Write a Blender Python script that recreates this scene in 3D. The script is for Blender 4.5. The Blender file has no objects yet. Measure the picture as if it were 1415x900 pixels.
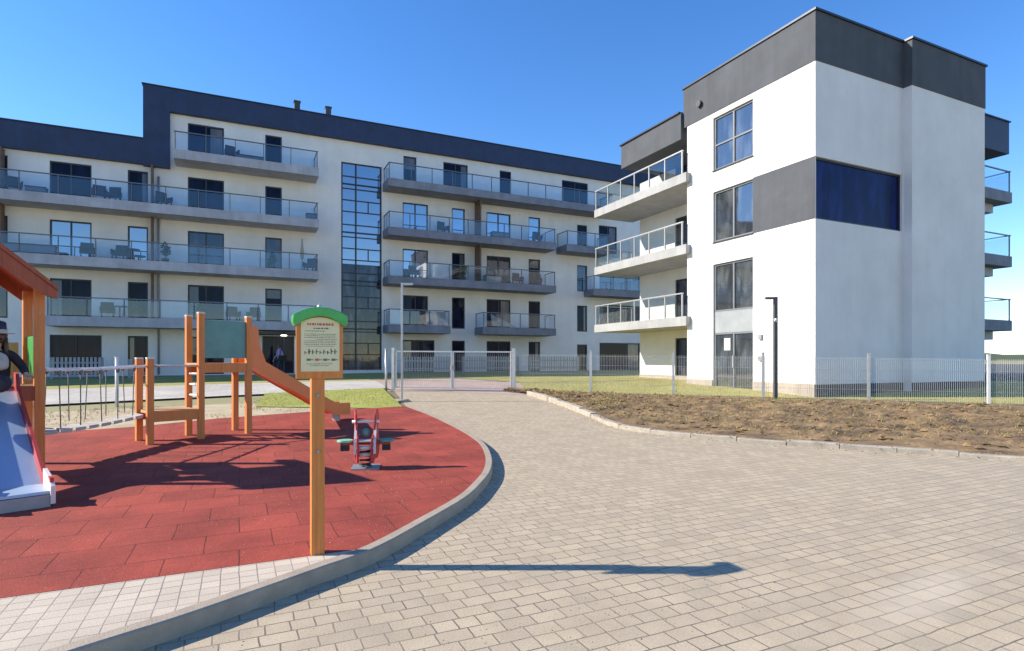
import bpy, bmesh, math, random
from mathutils import Vector, Matrix, noise
random.seed(7)
S = bpy.context.scene
COL = S.collection
R = math.radians

# ------------------------------------------------------------------ camera
YAW = R(25.2)
FX, FY_ = math.sin(YAW), math.cos(YAW)          # forward in plan
RX, RY_ = math.cos(YAW), -math.sin(YAW)         # right in plan
EYE = 1.6
FOC, HX, HY = 800.0, 707.0, 497.0               # focal length and horizon in photo pixels
cam = bpy.data.cameras.new('camera')
cam_o = bpy.data.objects.new('camera', cam)
COL.objects.link(cam_o)
cam_o.location = (0, 0, EYE)
cam_o.rotation_euler = (R(90), 0, -YAW)
cam.sensor_width = 36
cam.lens = 36 * FOC / 1415
cam.shift_y = (HY - 450) / 1415
cam.clip_end = 3000
S.camera = cam_o

# ------------------------------------------------------------------ light
SUN_EL = R(32.5)
sd = Vector((-0.905, 0.425, 0)).normalized()
SUNV = Vector((sd.x * math.cos(SUN_EL), sd.y * math.cos(SUN_EL), math.sin(SUN_EL)))
world = bpy.data.worlds.new('World')
S.world = world
world.use_nodes = True
wn = world.node_tree
bg = wn.nodes['Background']
sky = wn.nodes.new('ShaderNodeTexSky')
sky.sky_type = 'NISHITA'
sky.sun_disc = False
sky.sun_elevation = SUN_EL
sky.sun_rotation = math.atan2(sd.x, sd.y)
sky.air_density = 1.0
sky.dust_density = 0.0
sky.altitude = 200
sky.ozone_density = 3.0
hs_ = wn.nodes.new('ShaderNodeHueSaturation')
hs_.inputs['Saturation'].default_value = 1.26
hs_.inputs['Hue'].default_value = 0.508
wn.links.new(sky.outputs[0], hs_.inputs['Color'])
wn.links.new(hs_.outputs[0], bg.inputs[0])
bg.inputs[1].default_value = 0.15
sun = bpy.data.lights.new('sun', 'SUN')
sun.energy = 5.0
sun.angle = R(0.53)
sun.color = (1.0, 0.915, 0.78)
sun_o = bpy.data.objects.new('sun', sun)
COL.objects.link(sun_o)
sun_o.rotation_euler = (-SUNV).to_track_quat('-Z', 'Y').to_euler()
sun_o.location = (-20, 10, 20)
S.view_settings.view_transform = 'Standard'
S.view_settings.look = 'None'
S.view_settings.gamma = 1
S.view_settings.exposure = 0.77

# ------------------------------------------------------------------ terrain and placing
def sstep(x):
    x = min(1, max(0, x))
    return x * x * (3 - 2 * x)
def g(t):
    return 0.65 * sstep((t - 8) / 18) + 0.15 * sstep((t - 26) / 12)
def tof(x, y):
    return x * FX + y * FY_
def gxy(x, y):
    return g(tof(x, y))
def uof(px):
    return (px - HX) / FOC
def wp(px, t, z=None, py=None):
    """point seen at column px at distance t"""
    u = uof(px)
    if z is None:
        z = EYE - (py - HY) / FOC * t
    return Vector((t * (FX + u * RX), t * (FY_ + u * RY_), z))
def gp(px, py, off=0.0):
    """where the ground, raised by off, is met by the sight line"""
    lo, hi = 0.5, 90.0
    for _ in range(60):
        m = (lo + hi) / 2
        if EYE - (py - HY) / FOC * m - g(m) - off > 0: lo = m
        else: hi = m
    return wp(px, lo, g(lo) + off)
def XatY(px, Y):
    u = uof(px)
    return Y * (FX + u * RX) / (FY_ + u * RY_)
def YatX(px, X):
    u = uof(px)
    return X * (FY_ + u * RY_) / (FX + u * RX)

# ------------------------------------------------------------------ materials
def nd(nt, typ, **kw):
    n = nt.nodes.new(typ)
    for k, v in kw.items(): setattr(n, k, v)
    return n
def mat(name, color, rough=0.6, var=0.12, scale=4.0, bump=0.0, bscale=40.0, metal=0.0, color2=None, spec=0.5):
    m = bpy.data.materials.new(name)
    m.use_nodes = True
    nt = m.node_tree
    b = nt.nodes['Principled BSDF']
    b.inputs['Roughness'].default_value = rough
    b.inputs['Metallic'].default_value = metal
    b.inputs['Specular IOR Level'].default_value = spec
    tc = nd(nt, 'ShaderNodeTexCoord')
    no = nd(nt, 'ShaderNodeTexNoise')
    no.inputs['Scale'].default_value = scale
    no.inputs['Detail'].default_value = 6
    no.inputs['Roughness'].default_value = 0.6
    nt.links.new(tc.outputs['Object'], no.inputs['Vector'])
    cr = nd(nt, 'ShaderNodeValToRGB')
    c2 = color2 or tuple(min(1, c * (1 + var)) for c in color)
    c1 = tuple(c * (1 - var) for c in color) if color2 is None else color
    cr.color_ramp.elements[0].position = 0.3
    cr.color_ramp.elements[1].position = 0.7
    cr.color_ramp.elements[0].color = (*c1, 1)
    cr.color_ramp.elements[1].color = (*c2, 1)
    nt.links.new(no.outputs['Fac'], cr.inputs['Fac'])
    nt.links.new(cr.outputs['Color'], b.inputs['Base Color'])
    if bump:
        n2 = nd(nt, 'ShaderNodeTexNoise')
        n2.inputs['Scale'].default_value = bscale
        n2.inputs['Detail'].default_value = 5
        nt.links.new(tc.outputs['Object'], n2.inputs['Vector'])
        bp = nd(nt, 'ShaderNodeBump')
        bp.inputs['Strength'].default_value = bump
        bp.inputs['Distance'].default_value = 0.02
        nt.links.new(n2.outputs['Fac'], bp.inputs['Height'])
        nt.links.new(bp.outputs['Normal'], b.inputs['Normal'])
    return m

def wood(name, c1, c2, rough=0.55):
    m = mat(name, c1, rough, color2=c2, scale=3.0, bump=0.15, bscale=60)
    nt = m.node_tree
    no = [n for n in nt.nodes if n.type == 'TEX_NOISE'][0]
    mp = nd(nt, 'ShaderNodeMapping')
    mp.inputs['Scale'].default_value = (12, 12, 0.8)
    tc = [n for n in nt.nodes if n.type == 'TEX_COORD'][0]
    nt.links.new(tc.outputs['Object'], mp.inputs['Vector'])
    nt.links.new(mp.outputs['Vector'], no.inputs['Vector'])
    return m

def brick_mat(name, cols, bw, bh, mortar, mcol, offset=0.5, squash=1.0, sqf=2, trail=None, wob=0.004, rough=0.8, bump=0.5, stain=0.25, grain=0.2, big=0.6):
    m = bpy.data.materials.new(name)
    m.use_nodes = True
    nt = m.node_tree
    L = nt.links.new
    b = nt.nodes['Principled BSDF']
    b.inputs['Roughness'].default_value = rough
    b.inputs['Specular IOR Level'].default_value = 0.3
    tc = nd(nt, 'ShaderNodeTexCoord')
    wn_ = nd(nt, 'ShaderNodeTexNoise'); wn_.inputs['Scale'].default_value = 3.5; wn_.inputs['Detail'].default_value = 3
    L(tc.outputs['Object'], wn_.inputs['Vector'])
    sb = nd(nt, 'ShaderNodeVectorMath', operation='SUBTRACT'); sb.inputs[1].default_value = (.5, .5, .5)
    L(wn_.outputs['Color'], sb.inputs[0])
    sc = nd(nt, 'ShaderNodeVectorMath', operation='SCALE'); sc.inputs['Scale'].default_value = wob * 4
    L(sb.outputs[0], sc.inputs[0])
    ad = nd(nt, 'ShaderNodeVectorMath', operation='ADD')
    L(tc.outputs['Object'], ad.inputs[0]); L(sc.outputs[0], ad.inputs[1])
    br = nd(nt, 'ShaderNodeTexBrick')
    br.offset = offset; br.squash = squash; br.squash_frequency = sqf
    br.inputs['Scale'].default_value = 1
    br.inputs['Brick Width'].default_value = bw
    br.inputs['Row Height'].default_value = bh
    br.inputs['Mortar Size'].default_value = mortar
    br.inputs['Mortar Smooth'].default_value = 0.35
    br.inputs['Bias'].default_value = 0
    br.inputs['Color1'].default_value = (*cols[0], 1)
    br.inputs['Color2'].default_value = (*cols[1], 1)
    br.inputs['Mortar'].default_value = (*mcol, 1)
    L(ad.outputs[0], br.inputs['Vector'])
    # stains, large scale wear and fine grain
    n1 = nd(nt, 'ShaderNodeTexNoise'); n1.inputs['Scale'].default_value = big; n1.inputs['Detail'].default_value = 7; n1.inputs['Roughness'].default_value = .65
    L(tc.outputs['Object'], n1.inputs['Vector'])
    m1 = nd(nt, 'ShaderNodeMapRange'); m1.inputs[1].default_value = .3; m1.inputs[2].default_value = .7
    m1.inputs[3].default_value = 1 - stain; m1.inputs[4].default_value = 1 + stain * .5
    L(n1.outputs['Fac'], m1.inputs[0])
    n2 = nd(nt, 'ShaderNodeTexNoise'); n2.inputs['Scale'].default_value = 90; n2.inputs['Detail'].default_value = 4
    L(tc.outputs['Object'], n2.inputs['Vector'])
    m2 = nd(nt, 'ShaderNodeMapRange'); m2.inputs[1].default_value = .25; m2.inputs[2].default_value = .75
    m2.inputs[3].default_value = 1 - grain; m2.inputs[4].default_value = 1 + grain
    L(n2.outputs['Fac'], m2.inputs[0])
    mu = nd(nt, 'ShaderNodeMath', operation='MULTIPLY')
    L(m1.outputs[0], mu.inputs[0]); L(m2.outputs[0], mu.inputs[1])
    vs = nd(nt, 'ShaderNodeVectorMath', operation='SCALE')
    L(br.outputs['Color'], vs.inputs[0]); L(mu.outputs[0], vs.inputs['Scale'])
    L(vs.outputs[0], b.inputs['Base Color'])
    # some joints are filled with sand
    n4 = nd(nt, 'ShaderNodeTexNoise'); n4.inputs['Scale'].default_value = 2.2; n4.inputs['Detail'].default_value = 5
    L(tc.outputs['Object'], n4.inputs['Vector'])
    m4 = nd(nt, 'ShaderNodeMapRange'); m4.inputs[1].default_value = .38; m4.inputs[2].default_value = .62; m4.inputs[3].default_value = .5; m4.inputs[4].default_value = 1
    L(n4.outputs['Fac'], m4.inputs[0])
    mf = nd(nt, 'ShaderNodeMath', operation='MULTIPLY'); L(br.outputs['Fac'], mf.inputs[0]); L(m4.outputs[0], mf.inputs[1])
    mc = nd(nt, 'ShaderNodeMix', data_type='RGBA'); L(mf.outputs[0], mc.inputs['Factor'])
    br2 = nd(nt, 'ShaderNodeTexBrick')
    br2.offset = offset; br2.squash = squash; br2.squash_frequency = sqf
    for k in ('Scale', 'Brick Width', 'Row Height'): br2.inputs[k].default_value = br.inputs[k].default_value
    br2.inputs['Mortar Size'].default_value = 0; br2.inputs['Bias'].default_value = 0
    for k in ('Color1', 'Color2', 'Mortar'): br2.inputs[k].default_value = br.inputs[k].default_value
    L(ad.outputs[0], br2.inputs['Vector'])
    L(br2.outputs['Color'], mc.inputs['A']); mc.inputs['B'].default_value = (*mcol, 1)
    L(mc.outputs['Result'], vs.inputs[0])
    if trail:   # dry sand spread over the blocks
        mp = nd(nt, 'ShaderNodeMapping', vector_type='TEXTURE')
        mp.inputs['Location'].default_value = (trail[0], trail[1], 0); mp.inputs['Rotation'].default_value = (0, 0, trail[2]); mp.inputs['Scale'].default_value = (trail[3], trail[4], 1)
        L(tc.outputs['Object'], mp.inputs['Vector'])
        gr_ = nd(nt, 'ShaderNodeTexGradient', gradient_type='SPHERICAL'); L(mp.outputs[0], gr_.inputs[0])
        n5 = nd(nt, 'ShaderNodeTexNoise'); n5.inputs['Scale'].default_value = 6; n5.inputs['Detail'].default_value = 6; L(tc.outputs['Object'], n5.inputs['Vector'])
        mm = nd(nt, 'ShaderNodeMath', operation='MULTIPLY'); L(gr_.outputs['Fac'], mm.inputs[0]); L(n5.outputs['Fac'], mm.inputs[1])
        mr = nd(nt, 'ShaderNodeMapRange'); mr.inputs[1].default_value = .05; mr.inputs[2].default_value = .42; mr.inputs[4].default_value = .5; L(mm.outputs[0], mr.inputs[0])
        mt = nd(nt, 'ShaderNodeMix', data_type='RGBA'); L(mr.outputs[0], mt.inputs['Factor']); L(vs.outputs[0], mt.inputs['A']); mt.inputs['B'].default_value = (.54, .46, .35, 1)
        L(mt.outputs['Result'], b.inputs['Base Color'])
    iv = nd(nt, 'ShaderNodeMath', operation='SUBTRACT'); iv.inputs[0].default_value = 1
    L(mf.outputs[0], iv.inputs[1])
    a2 = nd(nt, 'ShaderNodeMath', operation='MULTIPLY_ADD'); a2.inputs[1].default_value = .35
    L(n2.outputs['Fac'], a2.inputs[0]); L(iv.outputs[0], a2.inputs[2])
    bp = nd(nt, 'ShaderNodeBump'); bp.inputs['Strength'].default_value = bump; bp.inputs['Distance'].default_value = .008
    L(a2.outputs[0], bp.inputs['Height']); L(bp.outputs['Normal'], b.inputs['Normal'])
    return m

def pane_mat(name, dark, refl, rough=0.03, inner=None, k=1.0):
    """window glass: dark room behind a reflecting coat"""
    m = bpy.data.materials.new(name); m.use_nodes = True
    nt = m.node_tree; L = nt.links.new
    for n in list(nt.nodes): nt.nodes.remove(n)
    out = nd(nt, 'ShaderNodeOutputMaterial')
    tc = nd(nt, 'ShaderNodeTexCoord')
    no = nd(nt, 'ShaderNodeTexNoise'); no.inputs['Scale'].default_value = 1.3; no.inputs['Detail'].default_value = 4
    mp = nd(nt, 'ShaderNodeMapping'); mp.inputs['Scale'].default_value = (2.2, 2.2, .7)
    L(tc.outputs['Object'], mp.inputs['Vector']); L(mp.outputs['Vector'], no.inputs['Vector'])
    cr = nd(nt, 'ShaderNodeValToRGB')
    cr.color_ramp.elements[0].position = .45; cr.color_ramp.elements[1].position = .68
    cr.color_ramp.elements[0].color = (*dark, 1)
    cr.color_ramp.elements[1].color = (*(inner or tuple(c * 2.2 for c in dark)), 1)
    L(no.outputs['Fac'], cr.inputs['Fac'])
    d = nd(nt, 'ShaderNodeBsdfDiffuse'); L(cr.outputs['Color'], d.inputs['Color'])
    gl = nd(nt, 'ShaderNodeBsdfGlossy'); gl.inputs['Roughness'].default_value = rough
    gl.inputs['Color'].default_value = (.92, .95, 1, 1)
    fr = nd(nt, 'ShaderNodeFresnel'); fr.inputs['IOR'].default_value = 1.5
    ma = nd(nt, 'ShaderNodeMath', operation='MULTIPLY_ADD'); ma.inputs[1].default_value = k; ma.inputs[2].default_value = refl; ma.use_clamp = True
    L(fr.outputs[0], ma.inputs[0])
    n3 = nd(nt, 'ShaderNodeTexNoise'); n3.inputs['Scale'].default_value = .8
    L(tc.outputs['Object'], n3.inputs['Vector'])
    bp = nd(nt, 'ShaderNodeBump'); bp.inputs['Strength'].default_value = .06; bp.inputs['Distance'].default_value = .05
    L(n3.outputs['Fac'], bp.inputs['Height']); L(bp.outputs[0], gl.inputs['Normal'])
    mx = nd(nt, 'ShaderNodeMixShader')
    L(ma.outputs[0], mx.inputs[0]); L(d.outputs[0], mx.inputs[1]); L(gl.outputs[0], mx.inputs[2])
    L(mx.outputs[0], out.inputs[0])
    return m

def clear_glass(name, tint, refl):
    m = bpy.data.materials.new(name); m.use_nodes = True
    nt = m.node_tree; L = nt.links.new
    for n in list(nt.nodes): nt.nodes.remove(n)
    out = nd(nt, 'ShaderNodeOutputMaterial')
    tr = nd(nt, 'ShaderNodeBsdfTransparent'); tr.inputs['Color'].default_value = (*tint, 1)
    gl = nd(nt, 'ShaderNodeBsdfGlossy'); gl.inputs['Roughness'].default_value = .02
    gl.inputs['Color'].default_value = (.9, .95, 1, 1)
    fr = nd(nt, 'ShaderNodeFresnel'); fr.inputs['IOR'].default_value = 1.5
    ad = nd(nt, 'ShaderNodeMath', operation='ADD'); ad.inputs[1].default_value = refl; ad.use_clamp = True
    L(fr.outputs[0], ad.inputs[0])
    ge = nd(nt, 'ShaderNodeNewGeometry')
    iv = nd(nt, 'ShaderNodeMath', operation='SUBTRACT'); iv.inputs[0].default_value = 1; L(ge.outputs['Backfacing'], iv.inputs[1])
    ma = nd(nt, 'ShaderNodeMath', operation='MULTIPLY'); L(ad.outputs[0], ma.inputs[0]); L(iv.outputs[0], ma.inputs[1])
    mx = nd(nt, 'ShaderNodeMixShader')
    L(ma.outputs[0], mx.inputs[0]); L(tr.outputs[0], mx.inputs[1]); L(gl.outputs[0], mx.inputs[2])
    L(mx.outputs[0], out.inputs[0])
    return m

M = {}
M['render'] = mat('white_render', (.74, .71, .67), .85, var=.04, scale=.7, bump=.12, bscale=120, spec=.2)
def weather(m, amount=.14, sx=1.6):
    nt = m.node_tree; L = nt.links.new
    b = nt.nodes['Principled BSDF']; src = b.inputs['Base Color'].links[0].from_socket
    tc = nd(nt, 'ShaderNodeTexCoord')
    mp = nd(nt, 'ShaderNodeMapping'); mp.inputs['Scale'].default_value = (sx, sx, .09)
    L(tc.outputs['Object'], mp.inputs['Vector'])
    n = nd(nt, 'ShaderNodeTexNoise'); n.inputs['Scale'].default_value = 1.0; n.inputs['Detail'].default_value = 9; n.inputs['Roughness'].default_value = .72
    L(mp.outputs[0], n.inputs['Vector'])
    n2 = nd(nt, 'ShaderNodeTexNoise'); n2.inputs['Scale'].default_value = .35; n2.inputs['Detail'].default_value = 8; n2.inputs['Roughness'].default_value = .7
    L(tc.outputs['Object'], n2.inputs['Vector'])
    ad = nd(nt, 'ShaderNodeMath', operation='ADD'); L(n.outputs['Fac'], ad.inputs[0]); L(n2.outputs['Fac'], ad.inputs[1])
    mr = nd(nt, 'ShaderNodeMapRange'); mr.inputs[1].default_value = .75; mr.inputs[2].default_value = 1.2; mr.inputs[3].default_value = 1 - amount; mr.inputs[4].default_value = 1.03
    L(ad.outputs[0], mr.inputs[0])
    v = nd(nt, 'ShaderNodeVectorMath', operation='SCALE'); L(src, v.inputs[0]); L(mr.outputs[0], v.inputs['Scale']); L(v.outputs[0], b.inputs['Base Color'])
weather(M['render'], .065)
M['graphite'] = mat('graphite_render', (.082, .088, .098), .8, var=.12, scale=1.2, bump=.12, bscale=100, spec=.3)
M['navy'] = mat('navy_fascia', (.018, .034, .088), .6, var=.18, scale=1.5, bump=.06, bscale=60)
M['coping'] = mat('coping_metal', (.05, .052, .06), .4, metal=.6)
M['fascia'] = mat('balcony_concrete', (.42, .42, .45), .75, var=.12, scale=2.0, bump=.08)
M['fascia_dark'] = mat('balcony_concrete_dark', (.21, .22, .26), .75, var=.15, scale=2.0, bump=.08)
M['fascia_pale'] = mat('balcony_concrete_pale', (.36, .36, .355), .75, var=.1, scale=2.0, bump=.08)
M['plinth'] = mat('plinth_stone', (.42, .36, .30), .85, var=.1, bump=.2)
M['frame'] = mat('window_frame', (.022, .024, .032), .45, var=.1)
M['frame_grey'] = mat('grey_frame', (.16, .17, .18), .45, var=.08)
M['rail'] = mat('rail_steel', (.13, .145, .17), .4, var=.1, metal=.3)
M['rail_pale'] = mat('rail_steel_pale', (.42, .42, .42), .4, var=.08, metal=.4)
M['wood_part'] = wood('partition_wood', (.11, .065, .045), (.17, .10, .065))
M['pane'] = pane_mat('dark_pane', (.005, .007, .02), 0, k=.3)
M['pane_sky'] = pane_mat('sky_pane', (.006, .014, .05), .36)
M['pane_mid'] = pane_mat('mid_pane', (.012, .016, .028), .06, inner=(.06, .06, .07), k=.6)
M['pane_grey'] = pane_mat('grey_pane', (.035, .04, .045), .16, inner=(.10, .11, .115))
M['pane_navy'] = pane_mat('navy_pane', (.005, .010, .055), .0, rough=.3, k=.35)
M['pane_stair'] = pane_mat('stair_pane', (.012, .013, .022), .03, inner=(.12, .12, .135), k=.6)
M['glass_blue'] = clear_glass('balustrade_glass', (.88, .93, .98), .045)
M['glass_clear'] = clear_glass('balustrade_glass_clear', (.86, .90, .90), .09)
M['spandrel'] = mat('spandrel_panel', (.30, .32, .33), .4, var=.12, scale=2)
_a, _b = gp(1190, 885), gp(1345, 775)
TRAIL = ((_a.x+_b.x)/2, (_a.y+_b.y)/2, math.atan2(_b.y-_a.y, _b.x-_a.x), (_b-_a).length*.62, .30)
M['paving'] = brick_mat('paving_blocks', ((.465, .378, .262), (.395, .325, .232)), 0.205, .135, .0055, (.15, .125, .095), offset=.5, squash=.68, sqf=3, trail=TRAIL, wob=.006, stain=.16, grain=.2, bump=.6, big=2.2)
M['setts'] = brick_mat('small_setts', ((.56, .475, .37), (.48, .405, .315)), .115, .115, .0045, (.24, .20, .165), 0.0, 1, 2, wob=.005, stain=.15, grain=.14)
M['rubber'] = brick_mat('rubber_tiles', ((.34, .058, .038), (.275, .047, .031)), .5, .5, .006, (.12, .022, .018), .5, 1, 2, wob=.006, stain=.34, grain=.38, bump=.7, rough=.92, big=1.4)
M['kerb_pale'] = mat('kerb_stone', (.36, .315, .25), .85, var=.2, scale=5, bump=.35, bscale=50)
M['kerb'] = mat('kerb_concrete', (.33, .27, .205), .85, var=.14, scale=6, bump=.25, bscale=80)
M['path'] = brick_mat('path_slabs', ((.52, .48, .42), (.45, .42, .37)), .4, .4, .006, (.3, .27, .23), .5, stain=.2, wob=.003)
M['pink_path'] = brick_mat('pink_blocks', ((.48, .36, .31), (.42, .32, .27)), .2, .1, .004, (.24, .19, .16), .5, stain=.2, wob=.003)
M['sand'] = mat('sandy_earth', (.36, .28, .17), .95, color2=(.50, .42, .27), scale=1.6, bump=.6, bscale=20)
M['earth'] = mat('ground_earth', (.24, .22, .10), .95, color2=(.30, .27, .14), scale=.5, bump=.4, bscale=15)
M['lawn'] = mat('lawn_turf', (.24, .24, .05), .95, color2=(.40, .34, .11), scale=.9, bump=.8, bscale=40)
M['lawn_fresh'] = mat('fresh_turf', (.24, .29, .04), .95, color2=(.40, .37, .09), scale=1.3, bump=.8, bscale=40)
M['soil'] = mat('soil', (.06, .036, .018), .95, color2=(.33, .215, .10), scale=2.2, bump=1.0, bscale=14)
M['blade'] = mat('grass_blade', (.26, .27, .05), .8, color2=(.42, .36, .12), scale=.6)
M['straw'] = mat('dry_straw', (.21, .155, .055), .9, color2=(.40, .31, .12), scale=2)
M['galv'] = mat('galvanised_steel', (.50, .50, .49), .4, var=.12, metal=.55, scale=8)
M['galv_dull'] = mat('dull_steel', (.30, .30, .31), .5, var=.12, metal=.4, scale=8)
M['white_metal'] = mat('white_post', (.68, .67, .64), .45, var=.08)
M['lamp_black'] = mat('lamp_paint', (.035, .037, .038), .45, var=.1)
M['wood'] = wood('orange_wood', (.62, .185, .034), (.74, .26, .055))
M['wood_pale'] = wood('pale_wood', (.52, .30, .14), (.64, .39, .20))
M['wood_red'] = wood('red_wood', (.30, .055, .018), (.40, .09, .028))
M['orange'] = mat('orange_plastic', (.74, .19, .04), .35, var=.06)
M['cap'] = mat('post_cap', (.62, .56, .48), .5, var=.08)
M['teal'] = mat('teal_board', (.11, .26, .22), .5, var=.16, scale=3)
M['green'] = mat('green_plastic', (.06, .36, .07), .35, var=.12, scale=12)
M['mint'] = mat('mint_plastic', (.20, .48, .33), .4, var=.1)
M['red'] = mat('red_plastic', (.46, .035, .03), .5, var=.08)
M['pinkwhite'] = mat('white_plastic', (.72, .60, .54), .4, var=.08)
M['steel_bed'] = mat('slide_steel', (.36, .49, .64), .38, var=.06, metal=.25, scale=2)
M['cream'] = mat('cream_board', (.72, .62, .36), .5, var=.06, scale=9)
M['ink'] = mat('print_ink', (.10, .15, .10), .6, var=.3)
M['ink_red'] = mat('print_red', (.50, .10, .07), .6)
M['black'] = mat('black_rubber', (.02, .02, .022), .6, var=.2)
M['rope'] = mat('bridge_rope', (.16, .155, .15), .7, var=.2, scale=30)
M['plank'] = mat('bridge_plank', (.42, .39, .34), .7, var=.18, scale=6, bump=.2)
M['wicker'] = mat('dark_wicker', (.028, .026, .03), .7, var=.25, scale=20)
M['cushion'] = mat('grey_cushion', (.14, .15, .18), .8, var=.15)
M['leafy'] = mat('leafy_green', (.035, .07, .025), .8, color2=(.07, .12, .04), scale=8)
M['pot'] = mat('plant_pot', (.08, .075, .075), .6)
M['slat'] = mat('pale_slat', (.34, .33, .32), .6, var=.12, scale=4)
M['lamp_grey'] = mat('lamp_grey', (.075, .078, .08), .5, var=.15)
M['skin'] = mat('skin', (.46, .27, .19), .55, var=.06, scale=12)
M['coat'] = mat('black_cloth', (.014, .014, .017), .85, var=.3, scale=14)
M['scarf'] = mat('beige_cloth', (.40, .36, .30), .85, var=.15, scale=14)
M['hair'] = mat('brown_hair', (.07, .030, .018), .5, var=.4, scale=40)
M['straw_hat'] = mat('hat_navy', (.03, .032, .055), .8, var=.2, scale=30)
M['hat_band'] = mat('hat_band', (.62, .58, .52), .7)
M['purple'] = mat('lilac_cloth', (.36, .26, .46), .8, var=.12, scale=10)
M['denim'] = mat('dark_denim', (.025, .03, .05), .85, var=.2, scale=20)
M['curtain'] = pane_mat('curtain_behind_glass', (.10, .10, .105), .02, inner=(.16, .155, .15), k=.6)
M['far_grey'] = mat('far_grey', (.06, .062, .066), .9, var=.2, scale=1, bump=.3, bscale=60)
M['far_wood'] = mat('far_trees', (.05, .07, .05), .95, color2=(.09, .11, .08), scale=.08)
lm = bpy.data.materials.new('lit_lamp'); lm.use_nodes = True
lb = lm.node_tree.nodes['Principled BSDF']
lb.inputs['Emission Color'].default_value = (1, .95, .85, 1); lb.inputs['Emission Strength'].default_value = 6
M['lit'] = lm

for k_, a_ in (('graphite', .2), ('navy', .22), ('fascia', .28), ('fascia_dark', .28), ('fascia_pale', .25), ('plinth', .3)): weather(M[k_], a_, 2.6)
for k_ in ('wood', 'wood_pale', 'wood_red'): weather(M[k_], .24, 22)

# ------------------------------------------------------------------ mesh builder
class MB:
    def __init__(s, mtx=None):
        s.v = []; s.f = []; s.m = mtx or Matrix.Identity(4); s.smooth = []
    def add(s, vs, fs, smooth=False):
        o = len(s.v)
        s.v += [s.m @ Vector(p) for p in vs]
        s.f += [tuple(i + o for i in f) for f in fs]
        s.smooth += [smooth] * len(fs)
        return s
    def box(s, a, b):
        x0, x1 = sorted((a[0], b[0])); y0, y1 = sorted((a[1], b[1])); z0, z1 = sorted((a[2], b[2]))
        return s.add([(x0,y0,z0),(x1,y0,z0),(x1,y1,z0),(x0,y1,z0),(x0,y0,z1),(x1,y0,z1),(x1,y1,z1),(x0,y1,z1)],
              [(0,3,2,1),(4,5,6,7),(0,1,5,4),(1,2,6,5),(2,3,7,6),(3,0,4,7)])
    def bar(s, p, q, w, h=None, up=(0,0,1)):
        p, q = Vector(p), Vector(q); h = h or w
        d = (q - p).normalized(); up = Vector(up)
        if abs(d.dot(up)) > .98: up = Vector((1,0,0)) if abs(d.x) < .9 else Vector((0,1,0))
        a = d.cross(up).normalized() * w / 2; b = a.cross(d).normalized() * h / 2
        return s.add([p-a-b,p+a-b,p+a+b,p-a+b,q-a-b,q+a-b,q+a+b,q-a+b],
              [(0,1,2,3),(4,7,6,5),(0,4,5,1),(1,5,6,2),(2,6,7,3),(3,7,4,0)])
    def cyl(s, p, q, r, r2=None, n=10, cap=True):
        p, q = Vector(p), Vector(q); r2 = r if r2 is None else r2
        d = (q - p).normalized()
        up = Vector((0,0,1)) if abs(d.z) < .95 else Vector((1,0,0))
        a = d.cross(up).normalized(); b = a.cross(d)
        vs = []
        for k in range(n):
            an = 2*math.pi*k/n; e = a*math.cos(an)+b*math.sin(an)
            vs += [p+e*r, q+e*r2]
        fs = [(2*k, 2*((k+1)%n), 2*((k+1)%n)+1, 2*k+1) for k in range(n)]
        s.add(vs, fs, True)
        if cap:
            s.add([vs[2*k] for k in range(n)], [tuple(range(n))[::-1]])
            s.add([vs[2*k+1] for k in range(n)], [tuple(range(n))])
        return s
    def tube(s, pts, r, n=8):
        for a, b in zip(pts, pts[1:]): s.cyl(a, b, r, n=n)
        return s
    def prism(s, poly, f0, f1):
        """poly in 2-D, f0/f1 map a 2-D point to the two end faces"""
        n = len(poly)
        s.add([f0(*p) for p in poly] + [f1(*p) for p in poly],
              [tuple(range(n))[::-1], tuple(range(n, 2*n))] + [(k, (k+1)%n, (k+1)%n+n, k+n) for k in range(n)])
        return s
    def ball(s, c, r, sx=1, sy=1, sz=1, n=12, m=8):
        vs = []; fs = []
        c = Vector(c)
        for i in range(m+1):
            th = math.pi*i/m
            for k in range(n):
                ph = 2*math.pi*k/n
                vs.append(c+Vector((r*sx*math.sin(th)*math.cos(ph), r*sy*math.sin(th)*math.sin(ph), r*sz*math.cos(th))))
        for i in range(m):
            for k in range(n):
                fs.append((i*n+k, (i+1)*n+k, (i+1)*n+(k+1)%n, i*n+(k+1)%n))
        return s.add(vs, fs, True)
    def build(s, name, m, parent=None, bevel=0.0, local=False):
        me = bpy.data.meshes.new(name)
        vs = s.v
        if parent is not None and not local:
            inv = wmat(parent).inverted(); vs = [inv @ p for p in vs]
        me.from_pydata([tuple(p) for p in vs], [], s.f)
        for p, sm in zip(me.polygons, s.smooth): p.use_smooth = sm
        bm = bmesh.new(); bm.from_mesh(me)
        bmesh.ops.remove_doubles(bm, verts=bm.verts, dist=1e-5)
        bmesh.ops.recalc_face_normals(bm, faces=bm.faces)
        bm.to_mesh(me); bm.free()
        me.materials.append(M[m] if isinstance(m, str) else m)
        o = bpy.data.objects.new(name, me); COL.objects.link(o)
        if parent is not None: o.parent = parent
        if bevel:
            bv = o.modifiers.new('bevel', 'BEVEL'); bv.width = bevel; bv.segments = 2; bv.limit_method = 'ANGLE'
        return o
def wmat(o):
    m = o.matrix_basis.copy()
    while o.parent is not None:
        o = o.parent; m = o.matrix_basis @ m
    return m
def tag(o, label=None, cat=None, group=None, kind=None):
    if label: o['label'] = label
    if cat: o['category'] = cat
    if group: o['group'] = group
    if kind: o['kind'] = kind
    return o
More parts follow.
